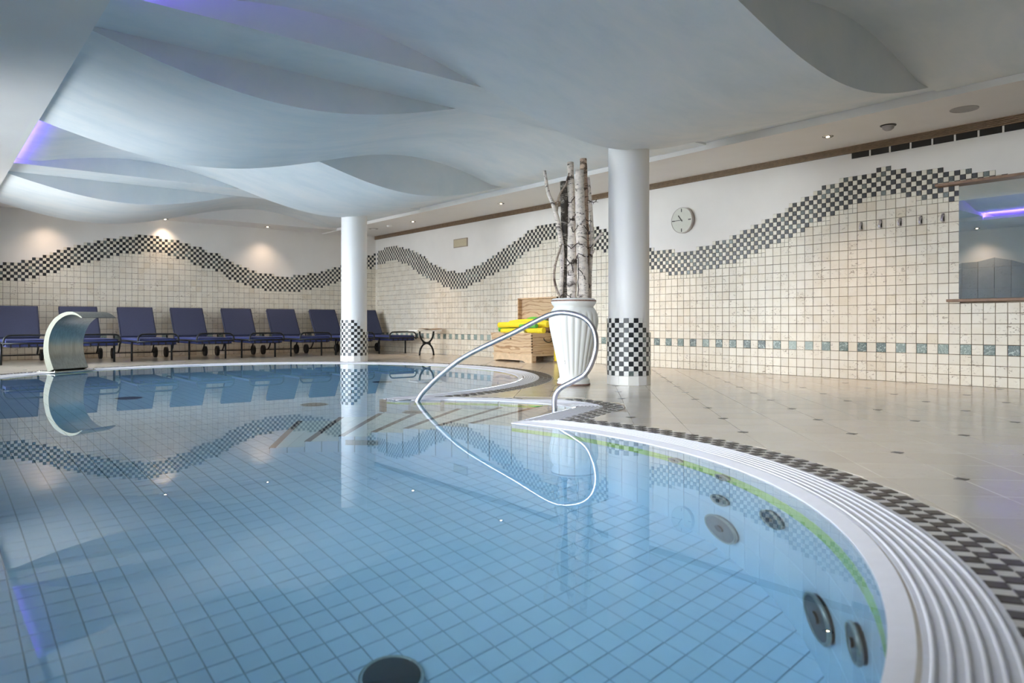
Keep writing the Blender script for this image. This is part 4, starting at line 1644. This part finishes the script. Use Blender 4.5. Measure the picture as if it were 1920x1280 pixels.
trunk([(-.165, 1.60, -.03), (-.175, 1.78, -.03), (-.15, 1.94, -.02), (-.085, 2.06, 0), (-.04, 2.20, .02)],
      [.013, .012, .011, .009], M['branch'], 'thin branch bridging from the leaning left stem to the tall white trunk', False)
# thorny dark vine
vine = empty('thorny_vine', (VX, VY, .88), 0, 'dark thorny vine twigs wound around the birch trunks in the vase', 'vine')
vb = Vector((VX, VY, .88))
rv = random.Random(3)
for k, pts in enumerate([
        [(-.15, .90, -.13), (-.09, .93, -.14), (-.03, .88, -.14)],
        [(.03, 1.20, -.14), (.08, 1.12, -.15), (.13, 1.05, -.12), (.16, 1.0, -.06)],
        [(-.10, 1.32, -.10), (-.02, 1.24, -.13), (.03, 1.33, -.15), (.10, 1.31, -.14), (.16, 1.32, -.06)],
        [(-.09, 1.45, -.08), (-.03, 1.40, -.11), (.03, 1.44, -.13), (.09, 1.42, -.13), (.15, 1.40, -.08), (.20, 1.45, -.04)],
        [(-.03, 1.62, -.08), (.0, 1.57, -.1), (.06, 1.64, -.12), (.12, 1.60, -.1), (.16, 1.55, -.02)],
        [(-.13, 1.75, -.03), (-.06, 1.66, -.04), (-.01, 1.72, -.05), (.05, 1.76, -.11), (.12, 1.70, -.08), (.18, 1.68, -.02)],
        [(-.10, 1.90, -.03), (-.03, 1.88, -.02), (.03, 1.96, -.07), (.10, 1.93, -.07)],
        [(.03, 1.30, -.16), (.035, 1.1, -.15), (.03, .90, -.15)],
        [(.15, 1.9, -.02), (.20, 1.88, -.02), (.235, 1.90, -.03)],
        [(-.06, 1.12, -.1), (-.08, 1.2, -.1), (-.04, 1.25, -.11), (-.01, 1.16, -.12)]]):
    pth = smooth_path([vp(*p) - vb for p in pts], 5)
    pth = [p + Vector((rv.uniform(-1, 1), rv.uniform(-1, 1), rv.uniform(-1, 1))) * .009 for p in pth]
    m = MB()
    m.tube(pth, .0042, 6)
    for i in range(2, len(pth) - 1, 3):
        d = Vector((rv.uniform(-1, 1), rv.uniform(-1, 1), rv.uniform(-.4, 1))).normalized() * .028
        m.tube([pth[i], pth[i] + d], [.0035, .0008], 5)
    m.build('twig', M['twig'], vine)

# ------------------------------------------------------------------ things on the right wall
# clock
ck = empty('wall_clock', (0, -8.81, 2.063), 0, 'round pale wall clock with black hands reading quarter to eleven', 'clock')
MB().disc((-.055, 0, 0), .178, (-1, 0, 0), .055, 48).build('case', M['clock_rim'], ck)
face = MB().disc((-.0565, 0, 0), .170, (-1, 0, 0), .003, 48).build('dial', M['clock_face'], ck)
m = MB().tube([(-.056, .174 * cos(2 * pi * k / 48), .174 * sin(2 * pi * k / 48)) for k in range(48)], .005, 6, 0, False, True)
m.build('bezel', M['clock_rim'], ck)


def bar(y0, z0, y1, z1, w_, name, x=-.0585):
    a, b = Vector((0, y0, z0)), Vector((0, y1, z1))
    d = (b - a).normalized()
    s = Vector((0, -d.z, d.y)) * w_ / 2
    q = [a - s, b - s, b + s, a + s]
    vs = [(x, p.y, p.z) for p in q] + [(x - .003, p.y, p.z) for p in q]
    MB().add(vs, [(0, 1, 2, 3), (7, 6, 5, 4), (0, 4, 5, 1), (1, 5, 6, 2), (2, 6, 7, 3), (3, 7, 4, 0)]).build(name, M['black'], ck)


for a in range(4):
    dy, dz = -sin(a * pi / 2), cos(a * pi / 2)
    bar(dy * .115, dz * .115, dy * .16, dz * .16, .012, 'hour_mark')
# seen from the room: +y is to the left
ha, ma = radians(10.75 * 30), radians(45 * 6)
bar(sin(ha) * .02, -cos(ha) * .02, -sin(ha) * .088, cos(ha) * .088, .013, 'hour_hand', -.0600)
bar(sin(ma) * .02, -cos(ma) * .02, -sin(ma) * .150, cos(ma) * .150, .006, 'minute_hand', -.0635)

# beige plate
pt_ = empty('wall_plate', (0, -3.44, 2.212), 0, 'blank beige framed plate high on the white wall left of the birch', 'sign')
MB().cbox((-.022, -.23, -.085), (-.0, .23, .085), .004).build('frame', M['plate_frame'], pt_)
MB().box((-.026, -.213, -.068), (-.020, .213, .068)).build('panel', M['beige_plate'], pt_)

# hooks
HY = [-11.27, -11.485, -11.69, -11.90, -12.115]
HL = ['chrome wall hook nearest the clock', 'second chrome wall hook counted from the clock', 'middle one of five chrome wall hooks on the tiles',
      'second chrome wall hook counted from the mirror', 'chrome wall hook nearest the mirror']


def hook():
    r_ = empty('wall_hook', (0, 0, 0))
    MB().cbox((-.016, -.012, -.04), (-.007, .012, .045), .003).build('back_plate', M['dark_metal'], r_)
    MB().tube(smooth_path([(-.012, 0, .04), (-.032, 0, .015), (-.046, 0, -.015), (-.040, 0, -.036), (-.016, 0, -.040)], 5), [.006] * 3 + [.013] * 12 + [.009] * 6, 10).build('hook_shell', M['chrome'], r_)
    return r_


h0 = hook()
index_kids()
for i, y in enumerate(HY):
    o = h0 if i == 0 else copy_tree(h0)
    o.location = (0, y, 1.732)
    tag(o, HL[i], 'hook', 'chrome wall hooks beside the mirror')

# mirror with wooden shelves above and below
mr = empty('wall_mirror', (0, -13.2, 0), 0, 'wide frameless wall mirror between two wooden rails at the right', 'mirror')
MB().box((-.016, MIR[0] + 13.2, MIR[2]), (-.010, MIR[1] + 13.2, MIR[3] + .01)).build('mirror_pane', M['mirror'], mr)
o = MB().cbox((-.10, -1.0, -.014), (0, 1.13, .014), .004).build('wooden_shelf', M['shelf_wood'])
o.location = (-.005, -13.2, 2.062)
tag(o, 'narrow dark wooden canopy shelf along the top of the mirror', 'shelf')
o = MB().cbox((-.055, -1.0, -.014), (0, 1.04, .014), .004).build('wooden_shelf', M['shelf_wood'])
o.location = (-.005, -13.2, .868)
tag(o, 'narrow wooden ledge along the bottom of the mirror', 'shelf')

# dark transom panes in a row under the slatted strip
tw = empty('window_4', (0, -12.4, 2.545), kind='structure')
for k in range(12):
    y1 = -11.16 - k * .215
    MB().box((-.010, y1 - .197 + 12.4, -.035), (-.003, y1 + 12.4, .028)).build('pane', M['transom'], tw)
    MB().box((-.012, y1 - .215 + 12.4, -.037), (-.001, y1 - .197 + 12.4, .029)).build('mullion', M['plaster'], tw)

# ------------------------------------------------------------------ ceiling fittings


def downlight(x, y, z, label, spot, cone=70, blend=.8, aim=None):
    r_ = empty('downlight', (x, y, z), 0, label, 'ceiling light', 'recessed halogen ceiling lights')
    MB().lathe([(.042, .0), (.055, -.004), (.058, .0), (.042, .012)], 28).build('trim_ring', M['dark_grey'], r_)
    MB().lathe([(.042, .001), (.026, -.003), (.0, -.003)], 24).build('reflector', M['dark_grey'], r_)
    MB().disc((0, 0, -.008), .017, (0, 0, -1), .006, 16).build('lamp', M['lamp'], r_)
    ld = bpy.data.lights.new('halogen', 'SPOT')
    ld.energy = spot
    ld.color = (1, .74, .53)
    ld.spot_size = radians(cone)
    ld.spot_blend = blend
    ld.shadow_soft_size = .06
    lo = bpy.data.objects.new('halogen', ld)
    COL.objects.link(lo)
    lo.parent = r_
    lo.location = (0, 0, -.02)
    if aim:
        lo.rotation_euler = (Vector(aim) - Vector((x, y, z))).to_track_quat('-Z', 'Y').to_euler()


for x, lab in ((-6.55, 'left'), (-4.56, ''), (-2.62, '')):
    pass
downlight(-6.52, -.33, 2.625, 'recessed ceiling light above the leftmost loungers by the back wall', 26, 110, 1)
downlight(-4.60, -.17, 2.625, 'recessed ceiling light over the middle of the back wall wave', 26, 110, 1)
downlight(-2.68, -.33, 2.625, 'recessed ceiling light in the back soffit nearest the far column', 26, 110, 1)
for y, lab in ((-2.87, 'recessed ceiling light in the side soffit above the side table'), (-5.65, 'recessed ceiling light in the side soffit above the pine chest'),
               (-8.45, 'recessed ceiling light in the side soffit behind the near column'), (-11.26, 'bright recessed ceiling light in the side soffit above the wall hooks')):
    downlight(-.75, y, sof_z(-.75) - .0, lab, 75, 85, 1)

downlight(-8.62, -9.62, 2.585, 'recessed ceiling light over the slate wainscot, seen in the mirror', 22, 120, 1)
o = empty('motion_sensor', (-.70, -11.86, sof_z(-.7)), 0, 'dark domed motion sensor on the side soffit', 'sensor')
MB().disc((0, 0, -.006), .075, (0, 0, -1), .012, 28).build('base', M['black'], o)
MB().lathe([(.058, -.01), (.052, -.035), (.03, -.052), (0, -.058)], 24).build('dome', M['grey'], o)
o = empty('ceiling_speaker', (-.74, -12.56, sof_z(-.74)), 0, 'flat round grey loudspeaker grille in the side soffit', 'speaker')
MB().disc((0, 0, -.005), .115, (0, 0, -1), .010, 36).build('grille', M['grey'], o)
MB().tube([(.115 * cos(2 * pi * k / 36), .115 * sin(2 * pi * k / 36), -.004) for k in range(36)], .004, 6, 0, False, True).build('rim', M['grey'], o)
o = empty('smoke_detector', (-.83, -2.09, sof_z(-.83)), 0, 'small white smoke detector on the side soffit near the far column', 'detector')
MB().lathe([(.055, 0), (.055, -.018), (.04, -.035), (0, -.038)], 28).build('body', M['white'], o)
MB().lathe([(.042, -.020), (.046, -.024), (.040, -.028)], 28).build('vent_ring', M['grey'], o)
o = empty('ceiling_vent', (-.84, -1.44, sof_z(-.84)), 0, 'flat pale round air vent in the side soffit by the room corner', 'vent')
MB().disc((0, 0, -.005), .10, (0, 0, -1), .010, 32).build('plate', M['grey'], o)
MB().disc((0, 0, -.012), .05, (0, 0, -1), .006, 24).build('cone', M['white'], o)

bpy.context.view_layer.update()
